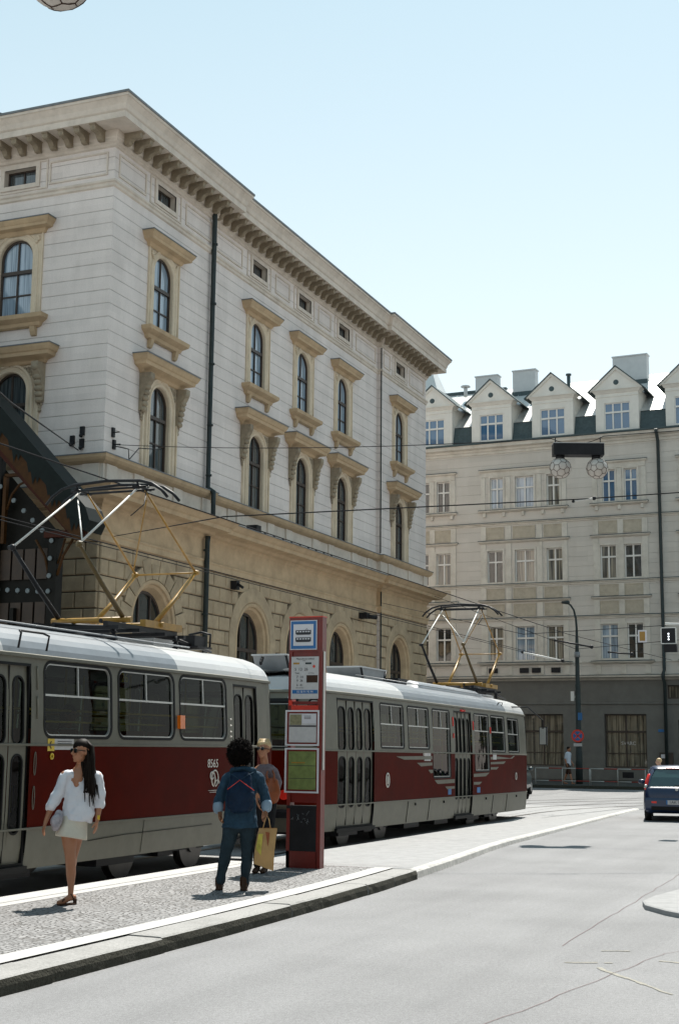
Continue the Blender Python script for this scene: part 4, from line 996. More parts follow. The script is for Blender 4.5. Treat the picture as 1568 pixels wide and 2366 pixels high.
    for sg in (-1, 1):
        mb = MB(); mb.tube([(-.52, py+sg*1.60, 4.32), (.52, py+sg*1.60, 4.32)], .014, 6) if sg > 0 else mb.tube([(.50, py-1.50, 4.40), (-.46, py-.18, 5.2)], .010, 6)
        if sg > 0: mb.tube([(-.5, py+1.5, 4.4), (.46, py+.18, 5.2)], .010, 6)
        mb.build('cross_brace', 'pale_grey' if sg < 0 else 'ochre_paint', pg)
    mb = MB()
    for dy in (-.17, .17):
        mb.tube([(-1.0, py+dy, 5.16), (-.9, py+dy, 5.27), (-.74, py+dy, 5.37), (-.55, py+dy, 5.42), (0, py+dy, 5.45), (.55, py+dy, 5.42), (.74, py+dy, 5.37), (.9, py+dy, 5.27), (1.0, py+dy, 5.16)], .022, 8)
        mb.tube([(-.62, py+dy*.7, 5.34), (.62, py+dy*.7, 5.34)], .018, 6)
    for x in (-.5, .5): mb.tube([(x, py-.22, 5.35), (x, py+.22, 5.35)], .022, 6); mb.tube([(x, py-.17, 5.42), (x, py-.1, 5.32)], .016, 6); mb.tube([(x, py+.17, 5.42), (x, py+.1, 5.32)], .016, 6)
    mb.tube([(.5, py+.1, 5.33), (.56, py-.05, 5.1), (.5, py-.3, 4.9)], .008, 5)
    mb.build('contact_head', 'black_steel', pg)
    return root
M('pale_grey', (.62, .60, .56), .45, metal=0, var=.12)
t1 = make_tram('nearer red and cream tram with an ochre raised pantograph, cut off by the left edge', 6.1, 0.0,
    [(9.2, 10.2, 1.79, 2.69), (10.3, 11.7, 1.79, 2.69), (13.57, 15.06, 1.80, 2.70), (15.19, 16.66, 1.80, 2.70), (16.78, 18.22, 1.80, 2.70)],
    [(11.9, 13.33, (.25, .25, .25, .25)), (18.46, 19.36, (.5, .5))], [(0, 12.9), (16.68, 40)], 16.85)
t2 = make_tram('farther red and cream tram with winged stripes and a long grey roof box', 21.55, -.045,
    [(24.47, 25.79, 1.78, 2.64, .08), (26.0, 27.32, 1.78, 2.64, .08), (27.52, 28.72, 1.20, 2.64, .08), (30.47, 31.66, 1.32, 2.64, .08), (31.82, 33.02, 1.76, 2.64, .08), (33.25, 34.45, 1.76, 2.62, .08)],
    [(22.55, 24.15, (.27, .23, .23, .27)), (29.0, 30.28, (.27, .23, .23, .27))], [(0, 25.85), (33.3, 60)], 33.5)
# --- tram 1 lettering and fittings (local coords: y = Y-6.1)
def side_text(root, Y0, s, size, y, z, name, mat='glyph_white', dx=0):
    x, yy, nx, ny = peri(sR(y-Y0)); a = math.atan2(ny, nx)
    return text_mesh(name, s, size, mat, root, (x+.004+dx, y-Y0, z), (PI/2, 0, PI/2+a))
side_text(t1, 6.1, '8565', .165, 17.77, 1.485, 'fleet_number')
def decal(root, Y0, name, mat, polys, z=None):
    mb = MB()
    for pl in polys: mb.face([PT(sR(y-Y0), zz, .005) for y, zz in pl])
    return mb.build(name, mat, root)
mb = MB()
def curve_decal(Y0, pts, w):
    P3 = [PT(sR(y-Y0), z, .008) for y, z in pts]; mb.tube(P3, w, 5)
def ell_pts(cy, cz, ry, rz, a0, a1, n=14): return [(cy+ry*math.cos(R(a0+(a1-a0)*i/n)), cz+rz*math.sin(R(a0+(a1-a0)*i/n))) for i in range(n+1)]
curve_decal(6.1, ell_pts(17.83, 1.28, .10, .115, -60, 250), .010); curve_decal(6.1, ell_pts(17.74, 1.32, .05, .05, 30, 330), .010)
curve_decal(6.1, [(17.80, 1.36), (17.84, 1.28), (17.82, 1.2), (17.86, 1.17)], .010); curve_decal(6.1, ell_pts(17.9, 1.22, .06, .035, -20, 200), .009)
curve_decal(6.1, [(17.64, 1.115), (17.98, 1.115)], .004); curve_decal(6.1, [(17.68, 1.09), (17.95, 1.09)], .004)
em = mb.build('emblem', 'glyph_white', t1)
mb = MB(); 
for zc in (1.52, 1.14): curve_decal(6.1, ell_pts(13.42, zc, .02, .13, 0, 360), .005); mb.one('slotted_strip', 'tram_cream', t1)
for (z0, z1) in ((2.35, 2.62), (2.02, 2.28)): curve_decal(6.1, [(13.44, z0), (13.44, z1)], .007); mb.one('slotted_strip', 'tram_cream', t1)
decal(t1, 6.1, 'arrow_sticker', 'yellow_pole', [[(13.66, 1.66), (13.80, 1.66), (13.80, 1.80), (13.66, 1.80)]])
mb = MB()
for a, b in (((13.69, 1.73), (13.77, 1.73)), ((13.69, 1.73), (13.73, 1.77)), ((13.69, 1.73), (13.73, 1.69))): curve_decal(6.1, [a, b], .006)
curve_decal(6.1, ell_pts(13.75, 1.60, .028, .035, 0, 360), .012) if False else None
mb.build('arrow', 'ink', t1)
decal(t1, 6.1, 'notice_sticker', 'paper', [[(13.80, 1.675), (14.2, 1.675), (14.2, 1.80), (13.80, 1.80)]])
mb = MB(); curve_decal(6.1, ell_pts(13.75, 1.60, .026, .03, 0, 360), .010); mb.build('door_button', 'yellow_pole', t1)
mb = MB(); 
for k in range(3): curve_decal(6.1, [(13.86, 1.77-.025*k), (14.15, 1.77-.025*k)], .003)
mb.build('notice_lines', 'ink', t1)
mb = MB()
for y in (16.72, ): p = sR(y-6.1); bar(mb, PT, p, p+.13, 1.96, 2.14, 0, .05)
mb.build('side_marker_lamp', 'amber', t1)
mb = MB(); bar(mb, PT, sR(17.72-6.1), sR(17.82-6.1), 1.6, 1.66, 0, .0) if 0 else None
for z in (2.12, 2.03, 1.94, 1.87): curve_decal(6.1, [(18.30, z), (18.34, z)], .012)
mb.build('door_controls', 'glyph_white', t1)
mb = MB(); mb.tube([(1.24, 13.02-6.1, 2.80), (1.27, 13.02-6.1, 2.97), (1.22, 13.06-6.1, 3.0), (1.22, 13.52-6.1, 3.0), (1.27, 13.57-6.1, 2.97), (1.24, 13.57-6.1, 2.80)], .014, 6); mb.build('roof_handle', 'black_steel', t1)
mb = MB(); mb.box(.30, .62, 12.2, 12.55, 3.2, 3.36); mb.box(.25, .7, 12.15, 12.6, 3.17, 3.2); mb.tube([(.66, 12.6, 3.17), (.66, 12.62, 3.40), (.5, 12.62, 3.44), (.3, 12.6, 3.40)], .018, 6); mb.build('roof_box', 'black_steel', t1)
mb = MB(); mb.box(-.1, .5, 11.2, 11.9, 3.13, 3.25); mb.build('roof_cover', 'tram_roof_white', t1)
mb = MB(); mb.tube([(.1, 5.6, 3.2), (.1, 7.0, 3.2)], .02, 6); mb.tube([(.1, 5.6, 3.12), (.1, 5.6, 3.2)], .02, 6); mb.tube([(.1, 7.0, 3.12), (.1, 7.0, 3.2)], .02, 6); mb.build('roof_handle', 'grey_steel', t1)
mb = MB(); c=sR(11.0); 
for k in range(3): mb.ell((.85, 14.0+.03*k, 3.05+.04*k), (.03, .03, .04), 6)
mb.build('roof_horn', 'black_steel', t1)
mb = MB()
for a, b, z in ((14.9, 17.9, .46), (15.2, 17.3, .52)): pass
curve_decal(6.1, [(14.6, .60), (15.4, .63), (16.6, .64), (17.8, .65)], .004)
for y in (15.9, ): curve_decal(6.1, [(y, .80), (y-.02, .38)], .003)
mb.build('skirt_seams', 'rubber', t1)
# --- tram 2
for pl_ in ([(25.3, 1.64), (27.45, 1.66), (27.45, 1.59), (25.75, 1.58)], [(26.5, 1.52), (27.45, 1.53), (27.45, 1.47), (26.75, 1.45)], [(27.2, 1.38), (27.5, 1.38), (27.5, 1.32), (27.35, 1.31)],
    [(27.6, 1.17), (28.95, 1.18), (28.95, 1.10), (27.8, 1.09)], [(28.3, 1.03), (28.95, 1.03), (28.95, .98), (28.45, .97)],
    [(31.7, 1.66), (33.9, 1.70), (33.6, 1.63), (31.7, 1.60)], [(31.7, 1.54), (33.0, 1.56), (32.8, 1.50), (31.7, 1.49)], [(31.7, 1.42), (32.4, 1.43), (32.2, 1.37), (31.7, 1.37)],
    [(30.35, 1.28), (31.6, 1.30), (31.3, 1.22), (30.35, 1.21)], [(30.35, 1.1), (31.0, 1.1), (30.8, 1.04), (30.35, 1.04)]): decal(t2, 21.55, 'livery_stripe', 'tram_cream', [pl_])
mb = MB(); curve_decal(21.55, ell_pts(24.83, 1.2, .085, .13, 0, 360), .013); curve_decal(21.55, [(24.83, 1.27), (24.83, 1.13)], .018); mb.one('emblem', 'glyph_white', t2); curve_decal(21.55, ell_pts(34.0, 1.2, .07, .08, 0, 360), .012); mb.build('emblem', 'glyph_white', t2)
side_text(t2, 21.55, '8548', .12, 27.0, 1.70, 'fleet_number'); 
decal(t2, 21.55, 'notice_sticker', 'paper', [[(26.95, 1.56), (27.35, 1.56), (27.35, 1.74), (26.95, 1.74)]]); decal(t2, 21.55, 'notice_sticker', 'paper', [[(31.9, 1.60), (32.2, 1.60), (32.2, 1.75), (31.9, 1.75)]])
decal(t2, 21.55, 'access_sticker', 'sign_blue', [[(28.5, .86), (28.72, .86), (28.72, .98), (28.5, .98)], [(30.6, .86), (30.85, .86), (30.85, .98), (30.6, .98)]])
mb = MB()
for a, b in ((26.0, 27.3), (31.9, 33.1)):
    for y in (a, b): curve_decal(21.55, [(y, .78), (y-.05, .38)], .006)
for y in (26.4, 28.2, 31.3, 34.0): curve_decal(21.55, [(y, .74), (y+.02, .70)], .02)
mb.build('skirt_seams', 'rubber', t2)
mb = MB(); a, b = 27.9-21.55, 33.1-21.55
rows = []
for y, k in ((a, 0), (a+.08, .85), (a+.25, 1), (b-.8, 1), (b-.25, .55), (b, .1)):
    rows.append([(.88*math.cos(PI*j/12)*(.92+.08*k)-.05, y, 3.02+(.26*math.sin(PI*j/12)**.6)*k+.01) for j in range(13)])
mb.smooth = True; mb.grid(rows, cap=True); mb.build('roof_cooling_unit', 'tram_roof_grey', t2)
mb = MB()
mb.tube([(.86, b-1.3, 3.2), (.9, b-1.3, 3.27), (.9, b-.95, 3.27), (.86, b-.95, 3.2)], .012, 5); mb.tube([(1.22, b-.7, 2.88), (1.26, b-.7, 2.95), (1.26, b-.35, 2.95), (1.22, b-.35, 2.88)], .012, 5); mb.build('roof_handle', 'black_steel', t2)
def hatch(root, y0, y1, x0, x1):
    mb = MB(); zb, zt = 3.13, 3.40; e = .16
    mb.grid([[(x0, y0+e, zb), (x1, y0+e, zb), (x1, y1-e, zb), (x0, y1-e, zb)], [(x0, y0, zt), (x1, y0, zt), (x1, y1, zt), (x0, y1, zt)]], closed=True)
    mb.cur = 1; mb.box(x0-.02, x1+.02, y0-.03, y1+.03, zt, zt+.03); mb.cur = 2; mb.tube([(x1+.01, y0, zt), (x1+.01, y0+e, zb)], .025, 6); mb.tube([(x1+.01, y1, zt), (x1+.01, y1-e, zb)], .025, 6)
    mb.build('roof_hatch', ['grey_steel', 'tram_roof_white', 'black_steel'], root)
hatch(t2, 4.5, 5.95, -.55, .2); hatch(t2, 1.1, 2.3, -.55, .1)
mb = MB(); mb.box(-.6, .5, 5.9, 6.6, 3.12, 3.26); mb.build('resistor_box', 'black_steel', t2)
mb = MB(); mb.box(-.3, .45, 12.7, 13.2, 3.05, 3.22); mb.build('roof_cover', 'tram_roof_white', t2)
mb = MB(); mb.tube([(1.0, 12.5, 2.9), (1.42, 12.9, 2.92), (1.53, 14.0, 2.62), (1.53, 14.02, 2.4)], .018, 6); mb.build('mirror_arm', 'black_steel', t2)
mb = MB(); mb.box(1.42, 1.62, 14.05, 14.15, 1.98, 2.45); mb.cur = 1; mb.box(1.44, 1.60, 14.035, 14.05, 2.0, 2.43); mb.build('wing_mirror', ['black_steel', 'alu'], t2)
mb = MB()
for y, z0, z1 in ((28.9, 2.3, 2.5), (28.9, 2.05, 2.15), (30.38, 2.25, 2.45), (31.74, 2.2, 2.35)): curve_decal(21.55, [(y, z0), (y, z1)], .016)
curve_decal(21.55, [(29.5, 2.66), (29.8, 2.66)], .025); mb.build('door_warning_lamp', 'red_lens', t2)
side_text(t1, 6.1, '26', .16, 15.45, 2.58, 'route_number', 'yellow_pole', dx=-.09)
mb = MB(); mb.box(1.10, 1.12, 15.1, 15.35, 2.25, 2.5) if 0 else None
# ================================================================== STATION HALL CANOPY
cn = empty('station_hall', (-20.3, 30, 0), 0, 'dark timber hall front with sloping green roof, ochre fringe and white discs', 'canopy')
mb = MB()
sl = lambda x, k=0: 7.87+1.03*(-19.15-(x-20.3+40.6-40.6+0)) if False else 0
X = lambda x: x+20.3       # world x -> local
top = lambda x: 7.66+1.03*(-19.15-x)
mb.prismy([(X(-19.15), top(-19.15)), (X(-19.02), top(-19.15)-.35), (X(-19.15), top(-19.15)-.62), (X(-30), top(-30)-.62), (X(-30), top(-30))], -.55, .25)
mb.build('roof', 'verdigris', cn)
mb = MB(); mb.prismy([(X(-19.3), top(-19.3)-.35), (X(-19.3), top(-19.3)-1.15), (X(-30), top(-30)-1.05), (X(-30), top(-30)-.35)], -.50, -.44); mb.build('fringe_board', 'canopy_ochre', cn)
mb = MB()
x = -19.35; k = 0
while x > -29:
    def pt(xx, dd): return (X(xx), -.53, top(xx)-dd)
    a, b = x, x-.42
    mb.face([pt(a, .3), pt(a, .62), pt(a-.06, .86), pt(a-.12, .72), pt(a-.2, 1.02), pt(a-.28, .74), pt(a-.34, .84), pt(b, .60), pt(b, .3)]); x -= .62
    mb.face([pt(b, .3), pt(b, .60), pt(x, .62), pt(x, .3)])
mb.build('fringe', 'verdigris', cn)
mb = MB(); mb.prismy([(X(-19.9), 7.32), (X(-19.9), 7.10), (X(-30), 17.0), (X(-30), 17.3)], -.2, .0)
mb.box(X(-20.6), X(-19.4), -.2, 0, 6.98, 7.14)
mb.build('rafter', 'canopy_red', cn)
mb = MB()
mb.box(X(-21.95), X(-21.05), -.15, -.03, 8.68, 8.76); mb.box(X(-21.98), X(-21.88), -.15, -.03, 6.9, 8.7)
mb.tube([(X(-21.85), -.1, 7.8), (X(-21.72), -.1, 8.2), (X(-21.5), -.1, 8.45), (X(-21.1), -.1, 8.6)], .035, 6); mb.one('bracket', 'canopy_ochre', cn)
mb.tube([(X(-20.2), -.1, 6.0), (X(-20.05), -.1, 6.5), (X(-19.75), -.1, 6.95)], .04, 6); mb.tube([(X(-20.2), -.1, 6.3), (X(-20.0), -.1, 6.95)], .03, 6)
mb.tube([(X(-20.45), -.1, 6.0), (X(-20.6), -.1, 6.5), (X(-20.9), -.1, 6.95)], .04, 6)
mb.build('bracket', 'canopy_ochre', cn)
mb = MB(); mb.box(X(-20.47), X(-20.21), -.15, .15, 0, 7.2); mb.box(X(-22.3), X(-22.1), -.1, .1, 0, 9.5); mb.box(X(-21.62), X(-21.5), -.1, .1, 0, 5.2); mb.build('post', 'canopy_dark', cn)
mb = MB(); mb.face([(X(-30), .12, 0), (X(-20.3), .12, 0), (X(-20.3), .12, 7.1), (X(-30), .12, 16.9)]); mb.build('wall', 'canopy_dark', cn)
mb = MB(); xx = -20.6
while xx > -29: mb.box(X(xx-.35), X(xx-.03), .05, .08, 3.0, 5.35); mb.box(X(xx-.35), X(xx-.03), .05, .08, 5.95, 6.75); xx -= .38
mb.build('panels', 'canopy_brown', cn) if M('canopy_brown', (.035, .018, .008), .6, var=.3) else 0
M('disc_white', (.13, .15, .155), .6)
disc = None
for (x, z) in ((-20.41, 5.59), (-20.72, 5.6), (-21.03, 5.62), (-21.34, 5.64), (-21.65, 5.66), (-21.96, 5.68), (-20.40, 5.99), (-20.39, 6.44), (-20.37, 6.9), (-20.67, 7.18), (-20.98, 7.46), (-21.27, 7.73), (-21.6, 8.02), (-22.04, 8.42), (-22.4, 8.75), (-22.75, 9.1)):
    if disc is None:
        mb = MB(); mb.tube([(0, 0, 0), (0, -.03, 0)], [(.07, .07), (.06, .06)], 14); disc = mb.build('disc', 'disc_white', cn, (X(x), -.17, z))
    else: dup(disc, cn, (X(x), -.17, z))

# ================================================================== STOP SIGN
sg = empty('stop_sign_post', (-7.73, 17.5, .13), 0, 'tall red tram stop post with timetable frames and a litter bin below, on the platform', 'stop sign')
mb = MB()
mb.box(-.25, .25, 0, .14, 2.90, 3.37)
for x0, x1 in ((-.25, -.20), (.19, .25)): mb.box(x0, x1, .0, .14, .0, 2.9)
mb.box(-.2, .19, .02, .12, 2.18, 2.22); mb.box(-.2, .19, .02, .12, 2.80, 2.9); mb.box(-.2, .19, .03, .11, .86, .99)
mb.build('frame', 'sign_red', sg)
mb = MB(); mb.box(-.255, .255, -.005, .145, 3.37, 3.385); mb.build('top_cap', 'sign_redbright', sg)
mb = MB(); mb.box(-.23, .17, -.012, -.002, 2.925, 3.33); mb.cur = 1; mb.box(-.218, .158, -.016, -.012, 2.937, 3.318); mb.cur = 0; mb.box(-.18, .12, -.020, -.016, 2.98, 3.275)
mb.build('tram_symbol_panel', ['sign_white', 'sign_blue'], sg)
for z in (3.165, 3.065):
    mb = MB(); mb.box(-.145, .085, -.024, -.020, z-.028, z+.028); mb.box(-.13, .07, -.024, -.020, z-.035, z-.028)
    mb.cur = 1
    for k in range(5): mb.box(-.128+k*.042, -.10+k*.042, -.026, -.024, z+.0, z+.016)
    if z > 3.1: mb.cur = 0; mb.tube([(-.0, -.022, z+.028), (.02, -.022, z+.05), (.04, -.022, z+.028)], .003, 5)
    mb.build('tram_symbol', ['ink', 'sign_white'], sg)
mb = MB(); mb.box(-.21, .20, -.004, .03, 2.255, 2.83); mb.build('timetable', 'paper', sg)
RX = (PI/2, 0, 0)
def tx(s, size, x, z, mat='ink', y=-.006, al='CENTER', nm='lettering'): return text_mesh(nm, s, size, mat, sg, (x, y, z), RX, al, .0008)
tx('Masarykovo nadrazi', .034, 0, 2.80); tx('smer', .022, -.02, 2.775)
tx('5  13  26', .055, -.06, 2.655); tx('7  14', .050, -.08, 2.55); tx('9  26', .046, -.08, 2.50); tx('6  41', .046, -.08, 2.44); tx('Tram', .03, -.12, 2.605); tx('od / from', .022, .09, 2.605); tx('denni provoz', .022, -.08, 2.405)
mb = MB(); mb.box(-.18, -.09, -.006, -.004, 2.725, 2.75); mb.build('yellow_strip', 'ochre_paint', sg)
mb = MB(); mb.box(.0, .09, -.006, -.004, 2.725, 2.75); mb.build('dark_strip', 'pipe_green', sg)
mb = MB(); mb.tube([(.13, -.004, 2.695), (.13, -.007, 2.695)], .02, 14); mb.build('red_dot', 'sign_redbright', sg)
mb = MB(); mb.box(.02, .185, -.006, -.004, 2.475, 2.575); mb.build('photo_strip', 'shoe_brown', sg)
mb = MB(); mb.box(-.19, .185, -.006, -.004, 2.325, 2.375); mb.build('blue_band', 'sign_blue', sg)
tx('55 58 91 92 94', .040, 0, 2.35, 'sign_white', -.008)
mb = MB(); mb.box(-.2, .2, -.01, .12, 2.10, 2.165); mb.box(-.24, -.19, -.01, .12, 2.165, 2.235); mb.build('slot_bar', 'sign_redbright', sg)
def frame(z0, z1, mat, nm):
    mb = MB(); P_ = lambda u, z, d: (u, -.012-d, z); ring(mb, P_, Op(-.275, .225, z0, z1), .022, 0, .02); mb.cur = 1; mb.box(-.255, .205, -.012, .0, z0+.01, z1-.01)
    mb.cur = 2; mb.box(-.225, .18, -.016, -.012, z0+.045, z1-.045); mb.build(nm, ['sign_white', 'sign_red', mat], sg)
frame(1.62, 2.10, 'paper', 'information_frame'); frame(.99, 1.59, 'map_green', 'map_frame')
mb = MB(); mb.box(-.215, -.04, -.019, -.016, 1.90, 2.04); mb.build('olive_notice', 'map_olive', sg) if M('map_olive', (.22, .20, .11), .6, var=.3, scale=30) else 0
mb = MB(); mb.box(-.03, .175, -.019, -.016, 1.92, 2.05); mb.build('white_notice', 'sign_white', sg)
for z in (2.02, 2.0, 1.985): 
    mb = MB(); mb.box(.0, .10, -.021, -.019, z-.003, z+.003); mb.build('notice_line', 'ink', sg)
mb = MB()
for a, b in ((1.875, 1.895), (1.35, 1.356), (1.18, 1.186)): mb.box(-.222, .178, -.018, -.016, a, b); mb.one('divider', 'ink', sg)
mb = MB(); mb.box(-.18, .02, -.019, -.016, 1.385, 1.40); mb.build('map_label', 'ochre_paint', sg)
mb = MB(); mb.box(.252, .262, .03, .09, 1.3, 2.9); mb.build('side_rail', 'alu', sg)
mb = MB(); mb.box(-.235, .185, .005, .135, .22, .80); mb.smooth = False; mb.box(-.245, .195, -.005, .14, .78, .82); mb.build('litter_bin', 'black_steel', sg)
mb = MB()
for i in range(14):
    x, z = random.uniform(-.2, .12), random.uniform(.60, .72); mb.tube([(x, .002, z), (x+random.uniform(-.03, .03), .002, z+random.uniform(-.04, .04)), (x+random.uniform(-.03, .03), .002, z+random.uniform(-.04, .04))], .003, 4)
mb.build('graffiti', 'grey_steel', sg)
mb = MB(); mb.box(-.25, .2, .0, .14, .0, .22); mb.build('plinth', 'sign_red', sg)
mb = MB(); mb.box(-.20, .14, -.001, .0, .68, .70); 
# ================================================================== OVERHEAD WIRES
def wire(name, pts, r, label, sag=.0, extra=None):
    P_ = []
    for a, b in zip(pts, pts[1:]):
        n = 10
        for i in range(n): t = i/n; P_.append(tuple(a[k]+(b[k]-a[k])*t-(sag*4*t*(1-t) if k == 2 else 0) for k in range(3)))
    P_.append(pts[-1]); b0 = Vector(pts[0]); mb = MB(); mb.tube([Vector(p)-b0 for p in P_], r, 6)
    o = mb.build(name, 'wire', None, tuple(b0)); tag(o, label, 'wire', 'overhead wires'); return o, b0
wire('overhead_wire', [(-10.5, -12, 5.47), (-10.5, 45, 5.47), (-9.5, 60, 5.5)], .010, 'contact wire lying on both pantographs above the near tram track')
wire('overhead_wire', [(-13.75, -12, 5.42), (-13.75, 60, 5.42)], .010, 'thin pale wire of the far track, upper one of the pair at left')
wire('overhead_wire', [(-13.6, -12, 5.32), (-13.6, 60, 5.32)], .009, 'thin pale wire of the far track, lower one of the pair at left')
wire('overhead_wire', [(-21.1, 33.9, 7.62), (-10.5, 20.3, 5.5), (-5.12, 23.45, 6.02), (8, 34, 8.1)], .011, 'span wire from the station wall to the right, crossing the bracketed lower storey')
wire('overhead_wire', [(-21.2, 34.25, 10.4), (-7.25, 29.84, 8.60), (-6.15, 30.25, 8.66), (12, 36, 10.5)], .010, 'suspension wire from the station corner to the hanging lamp', .15)
wire('overhead_wire', [(-22.1, 33.5, 10.15), (-12.7, 17.3, 6.95), (-6, 6, 4.9)], .016, 'thick wire from the station corner down to the left over the green roof')
wire('overhead_wire', [(-21.3, 61.5, 9.0), (-14.76, 65.0, 6.4), (0, 60, 7)], .012, 'far wire from the station end past the lamp post')
wire('overhead_wire', [(-21.2, 56, 7.9), (-10.4, 39.1, 5.0), (-5, 40, 5.3), (10, 44, 7)], .010, 'wire crossing above the farther pantograph toward the signal at right')
def rod(a, b, r, mat, label):
    a = Vector(a); b = Vector(b); mb = MB(); mb.tube([Vector((0, 0, 0)), (b-a)*.5, b-a], [r*.8, r, r*.8], 8); mb.cur = 1; mb.ell((0, 0, 0), (r*1.5,)*3, 8); mb.ell(b-a, (r*2,)*3, 8)
    tag(mb.build('wire_insulator', [mat, 'black_steel'], None, tuple(a)), label, 'insulator', 'insulator rods on the wires')
rod((-10.44, 39.09, 4.48), (-9.38, 39.57, 4.25), .028, 'pale_grey', 'pale insulator rod in the wires right of the farther pantograph')
rod((-9.55, 39.39, 4.83), (-8.58, 39.82, 4.65), .028, 'black_steel', 'dark insulator rod crossing the lamp post')
rod((-8.13, 40.04, 4.51), (-7.52, 40.3, 4.46), .026, 'black_steel', 'short dark insulator rod right of the lamp post')
rod((-5.3, 23.35, 5.97), (-4.98, 23.55, 6.04), .018, 'pale_grey', 'small bright insulator on the rising span wire before the apartment block')
# ================================================================== HANGING LAMP
def globe(mb, c, r):
    mb.ell(c, (r, r, r), 20)
import itertools
def football_edges():
    """edges of a truncated icosahedron, unit radius"""
    ph = (1+5**.5)/2; base = [(0, 1, 3*ph), (1, 2+ph, 2*ph), (ph, 2, 2*ph+1)]; V = set()
    for b in base:
        for perm in ((0, 1, 2), (1, 2, 0), (2, 0, 1)):
            for s in itertools.product((1, -1), repeat=3): V.add(tuple(round(b[p]*s[i], 6)+0.0 for i, p in enumerate(perm)))
    V = [Vector(v) for v in V]; E_ = [(a, b) for a, b in itertools.combinations(range(len(V)), 2) if abs((V[a]-V[b]).length-2) < 1e-3]
    return [v.normalized() for v in V], E_
FV, FE = football_edges()
def add_globe(parent, c, r):
    mb = MB(); globe(mb, (0, 0, 0), r); g = mb.build('globe', 'globe', parent, c, (.3, .2, .1))
    mb = MB()
    for a, b in FE: mb.tube([FV[a]*r*1.005, ((FV[a]+FV[b])/2).normalized()*r*1.01, FV[b]*r*1.005], r*.022, 4, cap=False)
    mb.build('globe_mesh', 'shoe_brown', g); return g
lm = empty('hanging_street_lamp', (-6.69, 30.03, 8.3), R(21.5), 'dark bar carrying two ball lamps, hung over the street before the apartment block', 'street lamp', 'hanging ball lamps')
mb = MB(); mb.box(-.56, .56, -.16, .16, -.10, .16); mb.cur = 1; mb.box(-.57, .57, -.17, .17, .16, .175); mb.cur = 0
for x in (-.5, .5): mb.tube([(x, 0, .17), (x, 0, .34)], .012, 6)
for x in (-.40, .40): mb.tube([(x, 0, -.1), (x, 0, -.16)], .10, 12)
mb.build('lamp_bar', ['black_steel', 'tram_roof_white'], lm)
add_globe(lm, (-.40, 0, -.38), .235); add_globe(lm, (.42, 0, -.38), .235)
lm2 = empty('hanging_street_lamp', (-5.16, 7.34, 7.33), R(21.5), 'ball lamp cut off by the top left corner of the sky', 'street lamp', 'hanging ball lamps')
mb = MB(); mb.box(-.95, .2, -.16, .16, -.10, .16); mb.tube([(0, 0, -.1), (0, 0, -.16)], .1, 12); mb.tube([(-.8, 0, .16), (-.8, 0, .6)], .01, 6); mb.tube([(.1, 0, .16), (.1, 0, .6)], .01, 6); mb.build('lamp_bar', 'black_steel', lm2)
add_globe(lm2, (0, 0, -.38), .235); add_globe(lm2, (-.82, 0, -.38), .235)
wire('overhead_wire', [(-21.2, 12, 10), (-5.9, 7.05, 7.93), (-5.06, 7.38, 7.93), (12, 14, 10)], .010, 'suspension wire above the top edge holding the cut-off ball lamp')
# ================================================================== LAMP POST
lp = empty('street_lamp_post', (-14.75, 65.2, .12), 0, 'tall dark lamp post with curved arm and a round no-stopping sign, on the far pavement', 'lamp post')
mb = MB(); mb.tube([(0, 0, 0), (0, 0, 1.5), (0, 0, 1.55), (0, 0, 4.6), (0, 0, 4.65), (0, 0, 6.0), (0, 0, 7.3), (-.03, 0, 7.75), (-.12, 0, 8.15), (-.26, 0, 8.38), (-.42, 0, 8.5)], [.17, .16, .135, .125, .105, .10, .055, .05, .045, .042, .04], 12); mb.build('post', 'pipe_green', lp)
mb = MB(); mb.limb([(-.38, 0, 8.52), (-.66, 0, 8.53)], [(.07, .10), (.09, .06)], 10); mb.build('lamp_head', 'pipe_green', lp)
mb = MB(); mb.tube([(0, 0, 5.9), (0, 0, 6.15)], .14, 10); mb.build('collar', 'grey_steel', lp)
mb = MB(); mb.box(-.32, -.16, -.1, .1, 3.85, 4.3); mb.box(-.2, 0, -.02, .02, 4.0, 4.1); mb.build('control_box', 'white_paint', lp)
mb = MB(); mb.box(.02, .22, -.16, -.14, 2.95, 3.3); mb.build('small_blue_sign', 'sign_blue', lp)
mb = MB(); mb.tube([(0, -.20, 2.22), (0, -.18, 2.22)], .30, 28); mb.cur = 1; mb.tube([(0, -.205, 2.22), (0, -.20, 2.22)], .22, 28); mb.cur = 0
for s_ in (-1, 1): mb.grid([[(-.17, -.207, 2.22-s_*.13), (-.13, -.207, 2.22-s_*.17)], [(.13, -.207, 2.22+s_*.17), (.17, -.207, 2.22+s_*.13)]])
mb.build('no_stopping_sign', ['sign_redbright', 'sign_blue'], lp)
mb = MB(); mb.box(-.2, .2, -.20, -.18, 1.74, 1.88); mb.build('sign_plate', 'paper', lp)
# ================================================================== RAILING
M('rail_white', (.42, .42, .40), .6); M('rail_red', (.30, .03, .02), .6)
for i, (a, b) in enumerate(((-16.35, -13.85), (-13.8, -11.35), (-11.2, -8.7), (-8.6, -6.1))):
    rl = empty('railing', (a, 63.3, .12), 0, ['red and white railing section behind the far pedestrian', 'red and white railing section right of the lamp post', 'railing section half hidden behind the blue car', 'railing section hidden mostly behind the blue car, at the right edge'][i], 'railing', 'railing sections at the far kerb')
    W_ = b-a; mb = MB()
    for x in (0, W_/2, W_): mb.tube([(x, 0, 0), (x, 0, .74)], .02, 6); mb.one('post', 'rail_white', rl)
    for z in (.74, .18):
        mb = MB(); n = 4
        for k in range(n): mb.cur = k % 2; mb.tube([(W_*k/n, 0, z), (W_*(k+1)/n, 0, z)], .024, 6)
        mb.build('rail', ['rail_white', 'rail_red'], rl)
